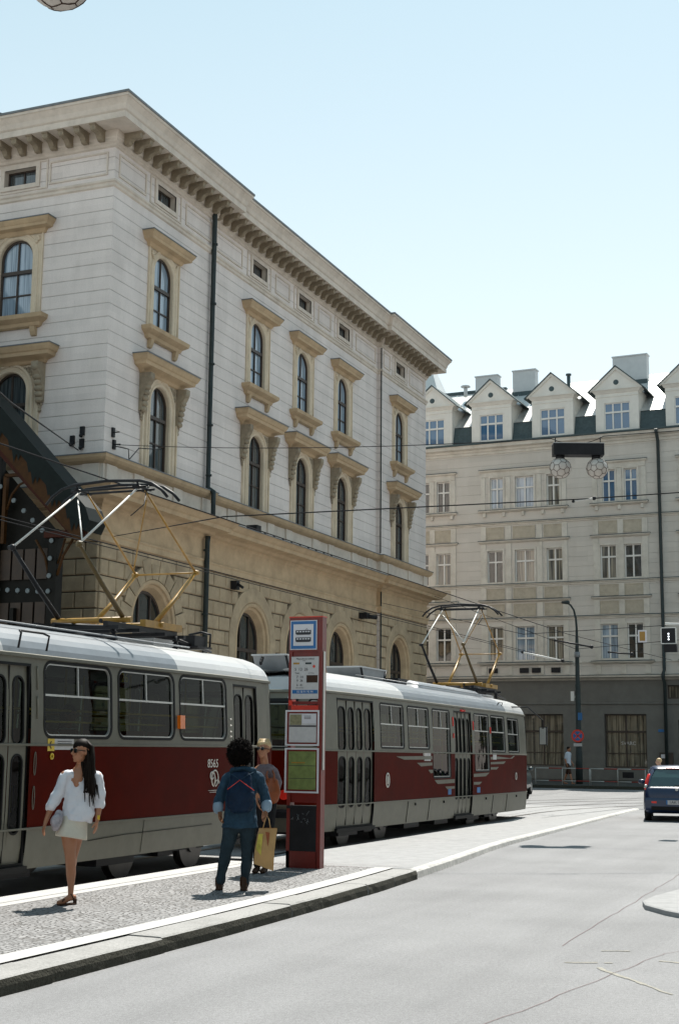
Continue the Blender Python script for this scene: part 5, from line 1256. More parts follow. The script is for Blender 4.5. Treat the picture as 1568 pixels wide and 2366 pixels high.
# ================================================================== SIGNAL
sgn = empty('tram_signal', (.6, 31.2, 0), 0, 'black square tram signal with pale border hung on an arm at the right edge', 'traffic signal')
mb = MB(); mb.tube([(0, 0, 0), (0, 0, 4.3)], .07, 10); mb.build('mast', 'pipe_green', sgn)
mb = MB(); mb.tube([(0, 0, 4.15), (-2.6, -.3, 4.3), (-5.55, -.75, 4.44)], .03, 8); mb.build('arm', 'pale_grey', sgn)
mb = MB(); mb.box(-5.62, -5.33, -.80, -.64, 4.02, 4.34); mb.build('signal_head', 'black_steel', sgn)
mb = MB(); Pq = lambda u, z, d: (u, -.80-d, z); ring(mb, Pq, Op(-5.64, -5.31, 4.0, 4.36, 'round', .03), .018, -.05, .012); mb.build('border', 'white_paint', sgn)
mb = MB(); mb.prismx([(-.85, 3.99), (-.62, 3.99), (-.62, 3.84), (-.80, 3.82)], -5.58, -5.30); mb.build('hood', 'black_steel', sgn)
emit_mat('signal_white', (.9, .95, 1), 1.2)
mb = MB()
for z in (4.22, 4.16, 4.10): mb.tube([(-5.475, -.801, z), (-5.475, -.806, z)], .018, 10)
mb.build('signal_light', 'signal_white', sgn)
ys_ = MB(); ys_.box(-.14, .14, -.01, .01, -.2, .2); ys_.cur = 1; ys_.box(-.09, .09, -.014, -.01, -.15, .15)
tag(ys_.build('wire_sign', ['sign_white', 'ochre_paint'], None, (-8.1, 45.3, 5.37)), 'small yellow plate with white border hanging in the wires left of the signal', 'sign')
# ================================================================== CARS
def car(loc, rz, paint, label, plate=True):
    c = empty('parked_car' if not plate else 'car', loc, rz, label, 'car'); c.name = 'car'
    def sect(y, zb, zt, w): 
        a = [( -w, zb+.10), (-w*1.0, zb+.35*(zt-zb)), (-w*.985, zb+.75*(zt-zb)), (-w*.93, zt-.02), (-w*.80, zt), (w*.80, zt), (w*.93, zt-.02), (w*.985, zb+.75*(zt-zb)), (w, zb+.35*(zt-zb)), (w, zb+.10), (w*.9, zb), (-w*.9, zb)]
        return [(x, y, z) for x, z in a]
    mb = MB(); mb.smooth = True
    mb.grid([sect(y, zb, zt, w) for y, zb, zt, w in ((-.02, .36, .62, .66), (.0, .30, .84, .73), (.06, .26, .90, .78), (.3, .2, .93, .81), (.9, .2, .94, .815), (1.8, .2, .93, .815), (2.5, .2, .92, .81), (3.0, .22, .80, .79), (3.3, .26, .70, .70), (3.43, .34, .60, .58))], closed=True, cap=True)
    # roof cap and pillars
    def rs(y, z, w, th=.05): return [(-w, y, z-th), (-w*.97, y, z-th*.3), (-w*.75, y, z), (0, y, z+.015), (w*.75, y, z), (w*.97, y, z-th*.3), (w, y, z-th)]
    mb.grid([rs(.36, 1.37, .55), rs(.42, 1.415, .57), rs(.9, 1.45, .60), rs(1.4, 1.45, .60), rs(1.85, 1.40, .57)])
    for s_ in (-1, 1):
        mb.grid([[(s_*.76, .10, .90), (s_*.66, .07, .90)], [(s_*.70, .24, 1.15), (s_*.61, .21, 1.15)], [(s_*.57, .44, 1.39), (s_*.49, .40, 1.39)]])
        mb.grid([[(s_*.76, .10, .90), (s_*.80, .45, .93)], [(s_*.70, .24, 1.15), (s_*.72, .52, 1.15)], [(s_*.57, .44, 1.39), (s_*.58, .62, 1.40)]])
        mb.tube([(s_*.78, 1.35, .93), (s_*.60, 1.35, 1.40)], .03, 6); mb.tube([(s_*.76, 2.55, .92), (s_*.57, 1.85, 1.38)], .03, 6)
    mb.build('body', paint, c)
    mb = MB(); mb.grid([[(-.66, .06, .90), (.66, .06, .90)], [(-.60, .20, 1.15), (.60, .20, 1.15)], [(-.48, .385, 1.37), (.48, .385, 1.37)]]); mb.build('rear_window', 'car_glass', c)
    mb = MB()
    for s_ in (-1, 1): mb.grid([[(s_*.775, .5, .93), (s_*.575, .62, 1.40)], [(s_*.775, 2.5, .92), (s_*.565, 1.85, 1.38)]])
    mb.grid([[(-.74, 2.55, .92), (.74, 2.55, .92)], [(-.55, 1.87, 1.38), (.55, 1.87, 1.38)]]); mb.build('side_windows', 'car_glass', c)
    mb = MB(); mb.prismx([(-.09, .30), (-.11, .36), (-.10, .56), (-.05, .62), (.1, .62), (.1, .28)], -.76, .76); mb.build('bumper', paint, c)
    mb = MB(); mb.box(-.62, .62, -.115, -.08, .30, .40); mb.build('bumper_insert', 'rubber', c)
    for s_ in (-1, 1):
        mb = MB(); mb.limb([(s_*.735, .12, .86), (s_*.70, .20, 1.05), (s_*.655, .30, 1.20)], [(.05, .05), (.055, .05), (.045, .04)], 10); mb.build('tail_light', 'red_lens', c)
        mb = MB(); mb.ell((s_*.74, .11, .90), (.05, .05, .06), 10); mb.build('reversing_light', 'alu', c)
        for y in (.55, 2.85):
            mb = MB(); mb.tube([(s_*.62, y, .28), (s_*.79, y, .28)], .28, 20); w_ = mb.build('wheel', 'rubber', c); mb = MB(); mb.tube([(s_*.78, y, .28), (s_*.80, y, .28)], .17, 14); mb.build('rim', 'alu', w_)
        mb = MB(); mb.ell((s_*.88, 2.2, .98), (.10, .06, .07), 10); mb.build('wing_mirror', paint, c)
        mb = MB(); mb.box(s_*.55-.06, s_*.55+.06, -.113, -.11, .48, .53); mb.build('reflector', 'red_lens', c)
    mb = MB(); mb.box(-.26, .26, -.128, -.118, .45, .56); mb.cur = 1; mb.box(-.26, -.225, -.130, -.128, .45, .56); mb.build('number_plate', ['paper', 'sign_blue'], c)
    if plate: text_mesh('plate_lettering', '1AK 5274', .10, 'ink', c, (.015, -.13, .505), (PI/2, 0, 0))
    mb = MB(); mb.tube([(0, -.01, .84), (0, -.03, .84)], .04, 12); mb.build('badge', 'alu', c)
    mb = MB(); mb.tube([(-.05, .05, .94), (.3, .07, .97)], .008, 5); mb.build('wiper', 'rubber', c)
    mb = MB(); mb.box(-.25, .25, .36, .42, 1.375, 1.395); mb.build('brake_lamp', 'red_lens', c)
    return c
car((-5.58, 35.35, 0), R(9), 'car_blue', 'small blue hatchback seen from behind, cut off by the right edge').scale = (1, 1, .93)
c2 = car((-14.45, 50.3, 0), R(5), 'car_dark', 'dark car with a glowing orange tail lamp, mostly hidden by the farther tram', False)
emit_mat('orange_glow', (1.0, .22, .02), 1.0)
for o in COL.objects:
    if o.parent == c2 and o.name.startswith('tail_light'):
        o.data = o.data.copy(); o.data.materials.clear(); o.data.materials.append(MATS['orange_glow'])
# ================================================================== PEOPLE
def frame_root(name, loc, yaw, label, cat='person', group='people on the street'):
    return empty(name, loc, yaw, label, cat, group if cat == 'person' else None)
def hand(mb, w, d, side, curl=.5, s=1.0, th=(0, -1, 0)):
    """w wrist, d direction of fingers, side vector across palm; th = towards palm"""
    w = Vector(w); d = Vector(d).normalized(); a = Vector(side).normalized(); t = Vector(th).normalized()
    pc = w+d*.045*s; mb.limb([w, w+d*.03*s, w+d*.075*s], [(.020*s, .022*s), (.018*s, .034*s), (.015*s, .036*s)] if abs(a.x) < .5 else [(.020*s, .024*s), (.026*s, .030*s), (.024*s, .032*s)], 10)
    for k, l in zip((-1.5, -.5, .5, 1.5), (.060, .072, .076, .064)):
        b = w+d*.075*s+a*k*.018*s; m1 = b+d*l*.5*s+t*l*.22*curl*s; e = m1+(d*(1-curl*.6)+t*curl).normalized()*l*.5*s
        mb.limb([b, m1, e], [.0095*s, .009*s, .0075*s], 8)
    b = w+d*.025*s-a*.028*s; mb.limb([b, b+d*.03*s-a*.018*s+t*.012*s, b+d*.055*s-a*.02*s+t*.025*s], [.012*s, .011*s, .009*s], 8)
def head(mb, c, yaw, s=1.0, tilt=0):
    """face towards local -y turned by yaw (positive = towards image left (-x))"""
    Mx = Matrix.Rotation(-yaw, 3, 'Z') @ Matrix.Rotation(tilt, 3, 'X'); c = Vector(c)
    q = lambda x, y, z: c+Mx @ Vector((x*s, y*s, z*s))
    mb.ell(q(0, .012, .035), (.074*s, .092*s, .088*s), 16, Mx); mb.ell(q(0, -.020, -.030), (.058*s, .070*s, .080*s), 14, Mx)
    mb.ell(q(0, -.060, -.088), (.026*s, .022*s, .020*s), 10, Mx)                        # chin
    mb.limb([q(0, -.088, .015), q(0, -.108, -.022)], [.009*s, .014*s], 8)                # nose
    mb.ell(q(0, -.086, -.052), (.022*s, .012*s, .006*s), 8, Mx); mb.ell(q(0, -.084, -.062), (.019*s, .012*s, .007*s), 8, Mx)   # lips
    for s_ in (-1, 1):
        mb.ell(q(s_*.030, -.078, .028), (.022*s, .012*s, .007*s), 8, Mx); mb.ell(q(s_*.038, -.066, -.02), (.020*s, .018*s, .02*s), 8, Mx); mb.ell(q(s_*.076, .01, -.005), (.009*s, .018*s, .028*s), 8, Mx)
    return q, Mx
def eyes(root, q, Mx, s=1.0):
    mb = MB()
    for s_ in (-1, 1): mb.ell(q(s_*.030, -.083, .010), (.012*s, .007*s, .006*s), 8, Mx)
    mb.build('eyes', 'ink', root)
VX = .011
# ---- woman in white
gx = lambda p: (p-140)/231.0; gz = lambda p: (2093-p)/231.0
G_ = lambda px, py, y=0: (gx(px), y, gz(py))
gw = frame_root('person', (-8.10, 12.42, .133), R(33.2), 'woman with long dark hair, sunglasses, loose white shirt and short skirt, walking')
mb = MB()
hc = Vector(G_(159, 1740, 0)); q, Mx = head(mb, hc, R(58), 1.0, R(-4))
mb.limb([hc+Vector((.02, .02, -.07)), G_(156, 1782, .03)], [(.048, .05), (.052, .055)], 12)
mb.limb([G_(156, 1784, .02), G_(152, 1806, -.045), G_(151, 1815, -.06)], [(.075, .05), (.06, .04), (.03, .03)], 12)   # chest in the neckline
mb.limb([G_(157, 1800, .03), G_(154, 1860, .03), G_(150, 1930, .02)], [(.12, .08), (.10, .08), (.13, .09)], 14)
mb.limb([G_(122, 1794, .02), G_(105, 1850, -.01), G_(90, 1882, -.05), G_(83, 1903, -.08)], [.042, .036, .030, .022], 12)
hand(mb, G_(83, 1902, -.08), (-.2, -.15, -1), (0.3, 1, 0), .35, .98, (.9, -.3, 0))
mb.limb([G_(202, 1797, .03), G_(207, 1850, .04), G_(206, 1875, .02), G_(203, 1899, 0)], [.042, .036, .031, .022], 12)
hand(mb, G_(203, 1898, 0), (-.1, -.1, -1), (.4, 1, 0), .35, .98, (-.9, -.3, 0))
mb.limb([G_(138, 1925, .0), G_(141, 1955, -.03), G_(143, 1978, -.03), G_(145, 2000, -.01), G_(147, 2025, .02), G_(148, 2050, .01), G_(148, 2072, .01)], [.088, .072, .056, .052, .050, .034, .027], 14)
mb.limb([G_(156, 1925, .04), G_(151, 1960, .06), G_(148, 1985, .08), G_(148, 2005, .22), G_(149, 2015, .36), G_(149, 2022, .44)], [.085, .070, .054, .050, .034, .027], 14)
mb.limb([G_(149, 2022, .44), G_(149, 2040, .50), G_(148, 2056, .50)], [(.03, .03), (.03, .028), (.02, .02)], 10)
for (ax, az, ay, lift) in ((148, 2072, .01, 0),):
    a = Vector(G_(ax, az, ay)); hz_ = lift+.055
    mb.limb([(a.x+.035, ay+.03, hz_+.01), (a.x-.02, ay-.01, hz_+.005), (a.x-.085, ay-.05, lift+.022), (a.x-.125, ay-.07, lift+.018)], [(.027, .03), (.03, .032), (.022, .034), (.014, .028)], 10)
mb.build('body', 'skin_tan', gw, remesh=.0075)
eyes(gw, q, Mx)
mb = MB()   # sunglasses
for s_ in (-1, 1):
    mb.ell(q(s_*.034, -.092, .008), (.031, .010, .025), 12, Mx); mb.tube([q(s_*.06, -.08, .015), q(s_*.078, -.0, .012)], .005, 5)
mb.tube([q(-.02, -.098, .014), q(.02, -.098, .014)], .005, 5); mb.build('sunglasses', 'sunglass', gw)
mb = MB()   # hair
mb.ell(hc+Vector((.012, .022, .048)), (.086, .102, .092), 16, Mx)
for i in range(90):
    a = random.uniform(-.2, 1.15)*PI; rr = random.uniform(.6, 1.0)
    dx, dy = .085*math.cos(a)*rr+.03, .085*math.sin(a)*rr*.9+.01
    x0 = hc.x+dx; y0 = hc.y+dy
    endx = random.gauss(gx(182), .042); endz = gz(random.uniform(1815, 1868)) if endx > gx(170) else gz(random.uniform(1790, 1838))
    ey = random.uniform(-.11, .0) if random.random() < .6 else random.uniform(.0, .13)
    mb.tube([(hc.x+dx*.5, hc.y+dy*.5, hc.z+.11), (x0+.01, y0, hc.z+.05), (x0*.6+endx*.4+.012, y0*.7+ey*.3, hc.z-.07), (x0*.3+endx*.7+.01, y0*.3+ey*.7, (hc.z-.07)*.55+endz*.45), (endx, ey, endz)], [.012, .017, .018, .014, .003], 6)
for i in range(40):
    t = i/40; mb.tube([(hc.x+.02+.05*t, -.02+.08*t, hc.z+.1), (hc.x+.07, -.05+.1*t, hc.z-.02), (gx(178)+.03*math.sin(i), -.07+.1*t, gz(1790)), (gx(180)+.05*math.sin(i*2.3), -.11+.1*t, gz(1835))], [.015, .02, .016, .006], 6)
mb.build('hair', 'hair_brown', gw)
mb = MB()   # shirt
mb.skirt([G_(158, 1794, .035), G_(158, 1830, .03), G_(158, 1862, .02), G_(159, 1884, .01), G_(157, 1902, .005)], [(.125, .085), (.145, .105), (.152, .115), (.166, .13), (.150, .13)])
mb.limb([G_(126, 1797, .02), G_(158, 1789, .04), G_(198, 1798, .04)], [(.05, .055), (.05, .06), (.05, .055)], 14)
mb.limb([G_(124, 1800, .02), G_(112, 1832, .0), G_(100, 1858, -.03)], [.060, .062, .062], 14); mb.limb([G_(99, 1858, -.03), G_(94, 1867, -.04)], [.058, .060], 12)
mb.limb([G_(200, 1800, .04), G_(206, 1832, .045), G_(207, 1854, .04)], [.060, .062, .058], 14); mb.limb([G_(207, 1853, .04), G_(207, 1860, .035)], [.060, .060], 12)
mb.limb([G_(140, 1880, -.04), G_(134, 1900, -.05)], [(.055, .05), (.03, .03)], 10)
mb.limb([G_(138, 1790, -.02), G_(148, 1810, -.075)], [(.02, .02), (.012, .014)], 8); mb.limb([G_(172, 1788, -.0), G_(156, 1812, -.075)], [(.02, .02), (.012, .014)], 8)
sh = mb.build('shirt', 'white_cloth', gw, remesh=.010)
dp = sh.modifiers.new('folds', 'DISPLACE'); tx_ = bpy.data.textures.new('folds', 'CLOUDS'); tx_.noise_scale = .09; dp.texture = tx_; dp.strength = .035; dp.mid_level = .5
mb = MB(); mb.skirt([G_(152, 1880, .01), G_(147, 1915, .01), G_(143, 1941, .0)], [(.125, .10), (.150, .12), (.168, .135)]); mb.build('skirt', 'cream_cloth', gw, remesh=.011)
mb = MB(); 
for k in range(10): mb.ell(G_(105+random.uniform(-8, 12), 1898+random.uniform(-14, 16), -.10+random.uniform(-.03, .03)), (.045, .03, .05), 8)
hb = mb.build('handbag', 'silver_bag', None, (-8.10, 12.42, .133), R(33.2), remesh=.009); tag(hb, 'small silvery bag hanging at the hip of the woman in white', 'handbag')
mb = MB(); mb.tube([G_(205, 1893, -.035), G_(205, 1893, .035)], .008, 6); mb.tube([G_(203, 1893, .0), G_(209, 1893, .0)], .028, 10); mb.build('bracelet', 'yellow_pole', gw)
mb = MB()
mb.prism([(gx(118), -.085), (gx(128), -.11), (gx(160), -.03), (gx(163), .05), (gx(150), .05)], 0, .012)
mb.box(gx(154), gx(163), -.0, .05, 0, .05); mb.tube([(gx(130), -.09, .04), (gx(133), -.05, .055), (gx(138), -.01, .05)], .008, 5); mb.tube([(gx(156), .0, .05), (gx(150), -.03, .10), (gx(145), .02, .10)], .006, 5)
mb.build('sandal', 'shoe_brown', gw)
# ---- curly-haired person in denim, from behind
mx_ = lambda p: (p-533)/208.5; mz_ = lambda p: (2056-p)/208.5
D_ = lambda px, py, y=0: (mx_(px), y, mz_(py))
mn = frame_root('person', (-7.27, 14.46, .133), R(26.7), 'person with a big curly afro in a blue denim shirt and jeans, seen from behind')
mb = MB(); hc = Vector(D_(548, 1740, .02)); q, Mx = head(mb, hc, R(190), 1.0)
mb.limb([hc+Vector((0, .0, -.07)), D_(553, 1782, .02)], [.055, .058], 12)
mb.limb([D_(553, 1800, .02), D_(552, 1850, .02), D_(551, 1875, .02)], [(.15, .09), (.13, .09), (.12, .09)], 14)
mb.limb([D_(518, 1797, .02), D_(503, 1840, .02), D_(500, 1870, .0), D_(503, 1876, -.02)], [.045, .042, .033, .027], 12)
hand(mb, D_(503, 1872, -.02), (.1, -.1, -1), (.5, .8, 0), .5, 1.0, (.7, -.3, 0))
mb.limb([D_(596, 1795, .02), D_(608, 1840, .03), D_(613, 1868, .0)], [.045, .042, .028], 12)
hand(mb, D_(613, 1866, .0), (.05, -.05, -1), (.3, 1, 0), .95, 1.05, (-.9, .2, 0))
mb.build('body', 'skin_dark', mn, remesh=.0075)
eyes(mn, q, Mx)
mb = MB(); mb.ell(hc+Vector((.0, 0, .012)), (.125, .125, .145), 18)
rr_ = random.Random(3)
for i in range(900):
    a = rr_.uniform(0, 2*PI); zz = rr_.uniform(-.95, 1); rad = math.sqrt(1-zz*zz); n_ = Vector((rad*math.cos(a), rad*math.sin(a), zz))
    b = hc+Vector((n_.x*.122, n_.y*.122, n_.z*.140+.012)); t = n_.orthogonal().normalized(); t = (Matrix.Rotation(rr_.uniform(0, 6.28), 3, n_) @ t); u = n_.cross(t); s_ = rr_.uniform(.008, .016); h_ = rr_.uniform(.018, .045)
    mb.tube([b+t*s_*math.cos(k*1.25)+u*s_*math.sin(k*1.25)+n_*h_*k/6 for k in range(7)], .0035, 3, cap=False)
mb.build('hair', 'hair_black', mn)
mb = MB()
mb.skirt([D_(554, 1790, .02), D_(553, 1830, .02), D_(552, 1865, .02), D_(552, 1893, .02), D_(552, 1913, .02)], [(.165, .105), (.168, .11), (.175, .12), (.195, .14), (.205, .15)])
mb.limb([D_(521, 1796, .02), D_(553, 1784, .02), D_(594, 1794, .02)], [(.055, .06), (.06, .075), (.055, .06)], 14)
mb.limb([D_(519, 1799, .02), D_(506, 1830, .02), D_(500, 1852, .01), D_(499, 1862, .0)], [.062, .060, .058, .056], 14)
mb.limb([D_(595, 1797, .02), D_(606, 1828, .03), D_(612, 1850, .02), D_(614, 1856, .01)], [.062, .060, .058, .056], 14)
mb.limb([D_(530, 1778, -.03), D_(555, 1773, -.05), D_(582, 1778, -.03)], [(.03, .03), (.035, .03), (.03, .03)], 10)
ds = mb.build('denim_shirt', 'denim', mn, remesh=.010); dp = ds.modifiers.new('folds', 'DISPLACE'); dp.texture = tx_; dp.strength = .030; dp.mid_level = .5
mb = MB(); mb.limb([D_(499, 1861, .0), D_(499, 1869, .0)], [.062, .060], 14); mb.limb([D_(614, 1856, .01), D_(614, 1865, .005)], [.062, .060], 14); mb.build('rolled_cuffs', 'denim_light', mn, remesh=.009) if M('denim_light', (.20, .28, .36), .8, var=.2) else 0
mb = MB()
mb.limb([D_(533, 1905, .02), D_(527, 1935, .01), D_(521, 1965, .0), D_(515, 1995, .02), D_(510, 2020, .03), D_(509, 2034, .03)], [.100, .088, .070, .063, .052, .056], 14)
mb.limb([D_(571, 1905, .02), D_(571, 1935, .02), D_(570, 1968, .01), D_(569, 2000, .02), D_(567, 2025, .02), D_(566, 2040, .02)], [.100, .088, .070, .063, .052, .056], 14)
mb.limb([D_(540, 1903, .02), D_(565, 1903, .02)], [(.10, .10), (.10, .10)], 12)
je = mb.build('jeans', 'denim_dark', mn, remesh=.010); dp = je.modifiers.new('folds', 'DISPLACE'); dp.texture = tx_; dp.strength = .02; dp.mid_level = .5
for i, (px, y0) in enumerate(((506, .05), (564, .0))):
    mb = MB(); x = mx_(px); mb.limb([(x, y0+.0, .06), (x-.005, y0-.0, .12)], [(.05, .05), (.045, .045)], 10); mb.limb([(x, y0-.03, .035), (x+.005, y0+.08, .04), (x+.015, y0+.17, .03)], [(.042, .035), (.045, .036), (.04, .028)], 10); mb.box(x-.04, x+.045, y0-.07, y0+.2, 0, .018); mb.build('shoe', 'shoe_brown', mn, remesh=.007)
# backpack
mb = MB(); mb.limb([D_(552, 1792, -.12), D_(551, 1830, -.15), D_(550, 1862, -.14)], [(.12, .06), (.155, .085), (.15, .075)], 18)
bk = mb.build('backpack', 'backpack', None, (-7.27, 14.46, .133), R(26.7), remesh=.010); tag(bk, 'dark blue backpack with thin red cords on the back of the curly-haired person', 'backpack'); dp = bk.modifiers.new('folds', 'DISPLACE'); dp.texture = tx_; dp.strength = .04; dp.mid_level = .5
mb = MB()
for a, b in (((549, 1800), (520, 1822)), ((549, 1800), (583, 1824))): mb.tube([D_(a[0], a[1], -.215), D_((a[0]+b[0])/2, (a[1]+b[1])/2, -.245), D_(b[0], b[1], -.20)], .0045, 5)
mb.one('red_cord', 'sign_redbright', bk)
mb.tube([D_(549, 1800, -.215), D_(535, 1790, -.19), D_(520, 1783, -.15)], .004, 5); mb.tube([D_(549, 1800, -.215), D_(565, 1790, -.19), D_(580, 1782, -.15)], .004, 5)
mb.build('dark_cord', 'denim', bk)
# paper bag
mb = MB(); 
f0 = [D_(598, 1913, -.06), D_(640, 1913, -.06), D_(640, 1913, .07), D_(598, 1913, .07)]
mb.grid([[D_(586, 1994, -.08), D_(632, 2010, -.08), D_(632, 2010, .09), D_(586, 1994, .09)], [D_(588, 1960, -.09), D_(634, 1965, -.09), D_(634, 1965, .09), D_(588, 1960, .09)], [D_(593, 1930, -.07), D_(637, 1935, -.07), D_(637, 1935, .07), D_(593, 1930, .07)], f0], closed=True, cap=False); mb.face([D_(586, 1994, -.08), D_(632, 2010, -.08), D_(632, 2010, .09), D_(586, 1994, .09)])
bg_ = mb.build('paper_bag', 'kraft', None, (-7.27, 14.46, .133), R(26.7)); tag(bg_, 'tall brown paper carrier bag held by the curly-haired person', 'paper bag')
mb = MB()
for y in (-.03, .03): mb.tube([D_(606, 1914, y*1.8), D_(611, 1893, y), D_(615, 1882, 0), D_(620, 1893, y), D_(624, 1914, y*1.8)], .006, 6)
mb.build('handle', 'kraft', bg_)
mb = MB(); mb.face([D_(596, 1925, -.092), D_(606, 1925, -.092), D_(602, 1975, -.094), D_(590, 1960, -.094)]); mb.build('printed_patch', 'patch_yellow', bg_) if M('patch_yellow', (.42, .36, .05), .6, var=.4, scale=14) else 0
mb = MB(); mb.face([D_(612, 1920, -.092), D_(622, 1922, -.092), D_(618, 1955, -.094)]); mb.build('printed_patch', 'orange_leather', bg_)
# ---- blond woman behind
wx_ = lambda p: (p-606)/183.0; wz_ = lambda p: (2017-p)/183.0
W_ = lambda px, py, y=0: (wx_(px), y, wz_(py))
ww = frame_root('person', (-7.90, 16.6, .133), R(25.5), 'short-haired blond woman in sunglasses and dark clothes, half hidden behind the curly-haired person')
mb = MB(); hc = Vector(W_(604, 1732, 0)); q, Mx = head(mb, hc, R(28), 1.0, R(-6))
mb.limb([hc+Vector((.0, .02, -.07)), W_(608, 1768, .03)], [.05, .052], 12)
mb.limb([W_(609, 1780, .02), W_(609, 1840, .02), W_(606, 1890, .02)], [(.15, .09), (.13, .09), (.14, .1)], 14)
mb.limb([W_(632, 1782, .02), W_(640, 1812, .0), W_(628, 1838, -.09), W_(612, 1836, -.14)], [.045, .04, .032, .024], 12); hand(mb, W_(612, 1836, -.14), (-1, -.1, -.1), (0, 0, 1), .6, 1.0, (0, -1, 0))
mb.limb([W_(585, 1782, .02), W_(578, 1820, .0), W_(590, 1850, -.06)], [.045, .04, .028], 12); hand(mb, W_(590, 1850, -.06), (.4, -.2, -1), (.2, 1, 0), .5, 1.0, (.9, 0, 0))
mb.build('body', 'skin_tan', ww, remesh=.0075)
eyes(ww, q, Mx)
mb = MB()
for s_ in (-1, 1): mb.ell(q(s_*.032, -.092, .008), (.030, .010, .022), 12, Mx); mb.tube([q(s_*.06, -.08, .012), q(s_*.078, 0, .01)], .005, 5)
mb.tube([q(-.02, -.097, .012), q(.02, -.097, .012)], .005, 5); mb.build('sunglasses', 'sunglass', ww)
mb = MB(); mb.ell(hc+Vector((.005, .028, .055)), (.083, .098, .080), 16, Mx)
for i in range(70):
    a = random.uniform(0, 2*PI); n_ = Vector((math.cos(a), math.sin(a)*.9+.25, .6)); b = hc+Vector((.005, .03, .12)); mb.tube([b, b+Vector((n_.x*.055, n_.y*.06, .015)), b+Vector((n_.x*.085, n_.y*.09, -.05)), b+Vector((n_.x*.083, n_.y*.09, -.10))], [.012, .014, .012, .004], 5)
mb.build('hair', 'hair_blond', ww)
mb = MB(); mb.limb([W_(610, 1782, .02), W_(609, 1820, .02), W_(608, 1860, .02)], [(.15, .105), (.145, .11), (.145, .115)], 18); mb.limb([W_(588, 1783, .02), W_(609, 1774, .03), W_(631, 1783, .02)], [(.05, .055), (.05, .06), (.05, .055)], 14)
mb.limb([W_(631, 1785, .02), W_(640, 1808, .0), W_(634, 1828, -.06)], [.058, .056, .052], 12); mb.limb([W_(587, 1785, .02), W_(580, 1812, .0)], [.058, .056], 12)
mb.build('patterned_top', 'grey_top', ww, remesh=.010)
mb = MB(); mb.limb([W_(596, 1858, .02), W_(594, 1920, .0), W_(595, 1975, .02), W_(595, 1998, .03)], [.11, .085, .06, .055], 14); mb.limb([W_(618, 1858, .02), W_(617, 1920, .02), W_(614, 1975, .03), W_(613, 1998, .03)], [.11, .085, .06, .055], 14); mb.build('trousers', 'black_cloth', ww, remesh=.011)
for px in (595, 613): mb = MB(); x = wx_(px); mb.limb([(x, .04, .04), (x-.02, -.06, .035), (x-.04, -.14, .025)], [(.04, .04), (.042, .035), (.035, .022)], 10); mb.build('shoe', 'shoe_brown', ww, remesh=.008)
mb = MB(); mb.limb([W_(625, 1805, -.10), W_(625, 1830, -.11), W_(624, 1846, -.11)], [(.085, .05), (.12, .07), (.10, .065)], 16)
ob = mb.build('shoulder_bag', 'orange_leather', None, (-7.90, 16.6, .133), R(25.5), remesh=.009); tag(ob, 'big orange leather bag on the arm of the blond woman', 'handbag')
mb = MB(); mb.tube([W_(617, 1805, -.15), W_(612, 1790, -.14), W_(616, 1776, -.03), W_(622, 1778, .03)], .012, 6); mb.tube([W_(630, 1805, -.15), W_(630, 1788, -.12), W_(624, 1776, -.02)], .012, 6); mb.build('strap', 'orange_leather', ob)
# ---- simple small figures
def small_person(loc, yaw, label, H_=1.75, stride=.22, shirt='light_shirt', legs='black_cloth', hair='hair_brown', pose='walk', skin='skin_tan'):
    k = H_/1.75; p = frame_root('person', loc, yaw, label); S = lambda x, y, z: (x*k, y*k, z*k)
    mb = MB(); hc = Vector(S(0, -.02, 1.63)); q, Mx = head(mb, hc, 0, .98*k)
    mb.limb([S(0, .01, 1.57), S(0, .02, 1.46)], [.05*k, .055*k], 10); mb.limb([S(0, .02, 1.42), S(0, .02, 1.2), S(0, .02, .95)], [(.15*k, .09*k), (.12*k, .09*k), (.14*k, .1*k)], 12)
    mb.limb([S(-.19, .02, 1.42), S(-.23, .06, 1.15), S(-.22, -.02, .92)], [.045*k, .038*k, .027*k], 10); hand(mb, S(-.22, -.02, .93), (0, -.15, -1), (.2, 1, 0), .5, .95*k, (.9, 0, 0))
    mb.limb([S(.19, .02, 1.42), S(.23, .04, 1.15), S(.22, -.10, .95)], [.045*k, .038*k, .027*k], 10); hand(mb, S(.22, -.10, .95), (0, -.3, -1), (.2, 1, 0), .5, .95*k, (-.9, 0, 0))
    for sx, st_ in ((-.09, stride), (.09, -stride)):
        mb.limb([S(sx, .02, .92), S(sx, .02-st_*.45, .50), S(sx, .02-st_*.8+(.06 if st_ < 0 else 0), .09)], [.085*k, .055*k, .032*k], 10); mb.limb([S(sx, .03-st_*.8, .04), S(sx, -.10-st_*.8, .03)], [.04*k, .028*k], 8)
    mb.build('body', skin, p, remesh=.012); eyes(p, q, Mx, k)
    mb = MB(); mb.ell(hc+Vector((0, .02, .04)), (.082*k, .095*k, .085*k), 12); mb.build('hair', hair, p)
    mb = MB(); mb.limb([S(0, .02, 1.42), S(0, .02, 1.2), S(0, .02, .93)], [(.17*k, .105*k), (.16*k, .11*k), (.165*k, .12*k)], 14); mb.limb([S(-.17, .02, 1.43), S(.17, .02, 1.43)], [(.05*k, .05*k)]*2, 10)
    for s_ in (-1, 1): mb.limb([S(s_*.19, .02, 1.42), S(s_*.22, .05, 1.22)], [.058*k, .055*k], 10)
    mb.build('shirt', shirt, p, remesh=.014)
    mb = MB()
    for sx, st_ in ((-.09, stride), (.09, -stride)): mb.limb([S(sx, .02, .92), S(sx, .02-st_*.42, .52)], [.10*k, .075*k], 10)
    mb.build('shorts', legs, p, remesh=.014); return p
small_person((-15.1, 64.6, .12), R(75), 'pedestrian in a pale blue T-shirt and shorts walking past the far lamp post', 1.72, .3, 'light_shirt', 'shoe_brown')
M('skin_light', (.50, .30, .20), .5)
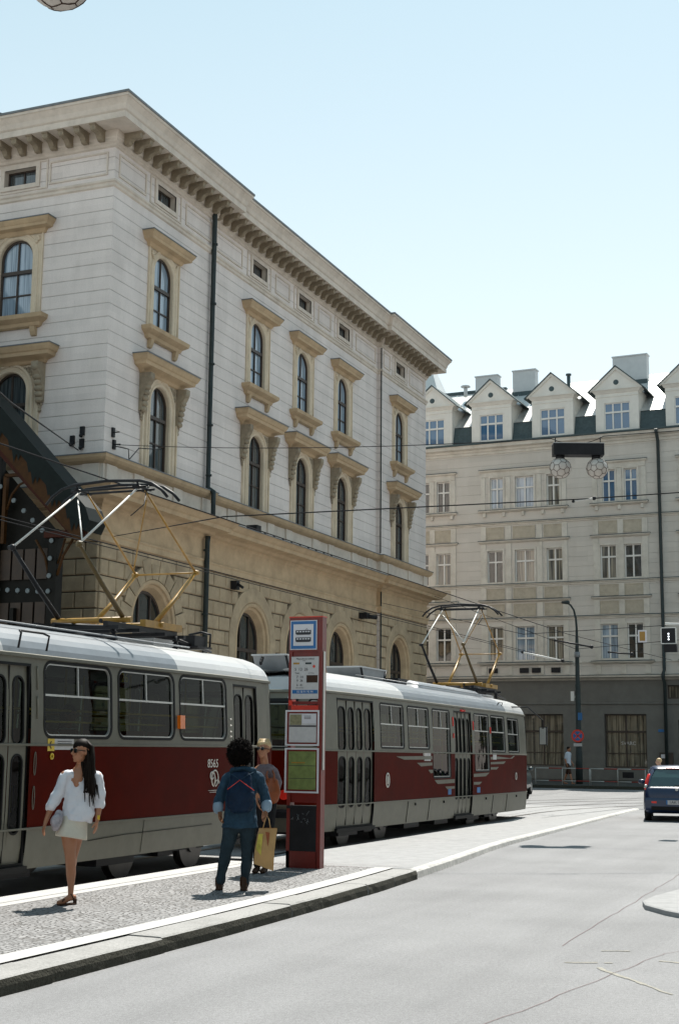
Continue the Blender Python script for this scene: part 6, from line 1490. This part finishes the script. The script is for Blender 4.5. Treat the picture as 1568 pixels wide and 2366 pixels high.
small_person((-6.98, 41.2, 0), R(-60), 'fair-haired person in the street just behind the blue car', 1.50, .1, 'white_cloth', 'denim', 'hair_blond', skin='skin_light')
# passenger
ps = frame_root('person', (-9.85, 15.0, .90), R(80), 'long-haired passenger in a pale top sitting inside the nearer tram')
mb = MB(); hc = Vector((0, 0, 1.20)); q, Mx = head(mb, hc, R(0), 1.0); mb.limb([(0, .02, 1.13), (0, .04, 1.0)], [.05, .055], 10); mb.limb([(0, .05, .95), (0, .05, .55)], [(.15, .09), (.14, .1)], 12)
for s_ in (-1, 1):
    mb.limb([(s_*.18, .04, .96), (s_*.22, .0, .70), (s_*.16, -.2, .60)], [.045, .038, .027], 10); hand(mb, (s_*.16, -.2, .60), (-s_*.3, -1, -.1), (1, 0, 0), .5, .95, (0, 0, -1))
    mb.limb([(s_*.09, .05, .50), (s_*.10, -.36, .48), (s_*.10, -.38, .08)], [.085, .06, .04], 12)
    mb.limb([(s_*.10, -.36, .04), (s_*.10, -.50, .03)], [.04, .028], 8)
mb.build('body', 'skin_tan', ps, remesh=.012); eyes(ps, q, Mx)
mb = MB(); mb.ell((0, .02, 1.25), (.09, .1, .09), 12); mb.limb([(0, .06, 1.22), (0, .09, 1.05), (0, .10, .85)], [(.09, .06), (.11, .06), (.08, .04)], 12); mb.build('hair', 'hair_brown', ps, remesh=.012)
mb = MB(); mb.limb([(0, .05, .95), (0, .05, .52)], [(.17, .11), (.16, .12)], 12); mb.limb([(-.16, .04, .96), (.16, .04, .96)], [.055, .055], 10); mb.build('top', 'light_shirt', ps, remesh=.014)

# ================================================================== BUILDING ACROSS THE STREET (added out of view, dark to dim trams and glass)
ob_ = empty('opposite_building', (14, 0, 0), -PI/2, 'plain dark building added across the street, seen only mirrored in the tram windows', 'building')
P = lambda u, z, d: (u, -d, z)
ops = [Op(-34+2.9*i, -34+2.9*i+1.2, z, z+2.1) for i in range(22) for z in (1.2, 5.2, 8.8, 12.4, 16.2)]
mb = MB(); panel(mb, P, -36, 32, 0, 21, ops)
for o in ops: reveal(mb, P, o, 0, -.2)
mb.face([(-36, 0, 0), (-36, 12, 0), (-36, 12, 21), (-36, 0, 21)]); mb.face([(32, 0, 0), (32, 12, 0), (32, 12, 21), (32, 0, 21)]); mb.face([(-36, 0, 21), (32, 0, 21), (32, 12, 23), (-36, 12, 23)])
mb.build('wall', 'opposite_wall', ob_)
mb = MB(); mb.sweep([(-36, 0), (32, 0)], [(0, 20.4), (.4, 20.7), (.5, 21), (0, 21.1)]); mb.sweep([(-36, 0), (32, 0)], [(0, 4.4), (.2, 4.5), (.2, 4.7), (0, 4.75)]); mb.build('cornice', 'opposite_wall', ob_)
wproto = None
for o in ops:
    if wproto is None:
        mb = MB(); q = Op(0, 1.2, 0, 2.1); ring(mb, P, q, .07, -.2, -.1); bar(mb, P, .57, .63, 0, 2.1, -.19, -.1); bar(mb, P, 0, 1.2, 1.35, 1.43, -.19, -.1); wproto = mb.build('window', 'white_paint', ob_, (o.u0, 0, o.z0)); mb = MB(); pane(mb, P, q, -.17); mb.build('pane', 'pane_dark', wproto)
    else: dup(wproto, ob_, (o.u0, 0, o.z0))
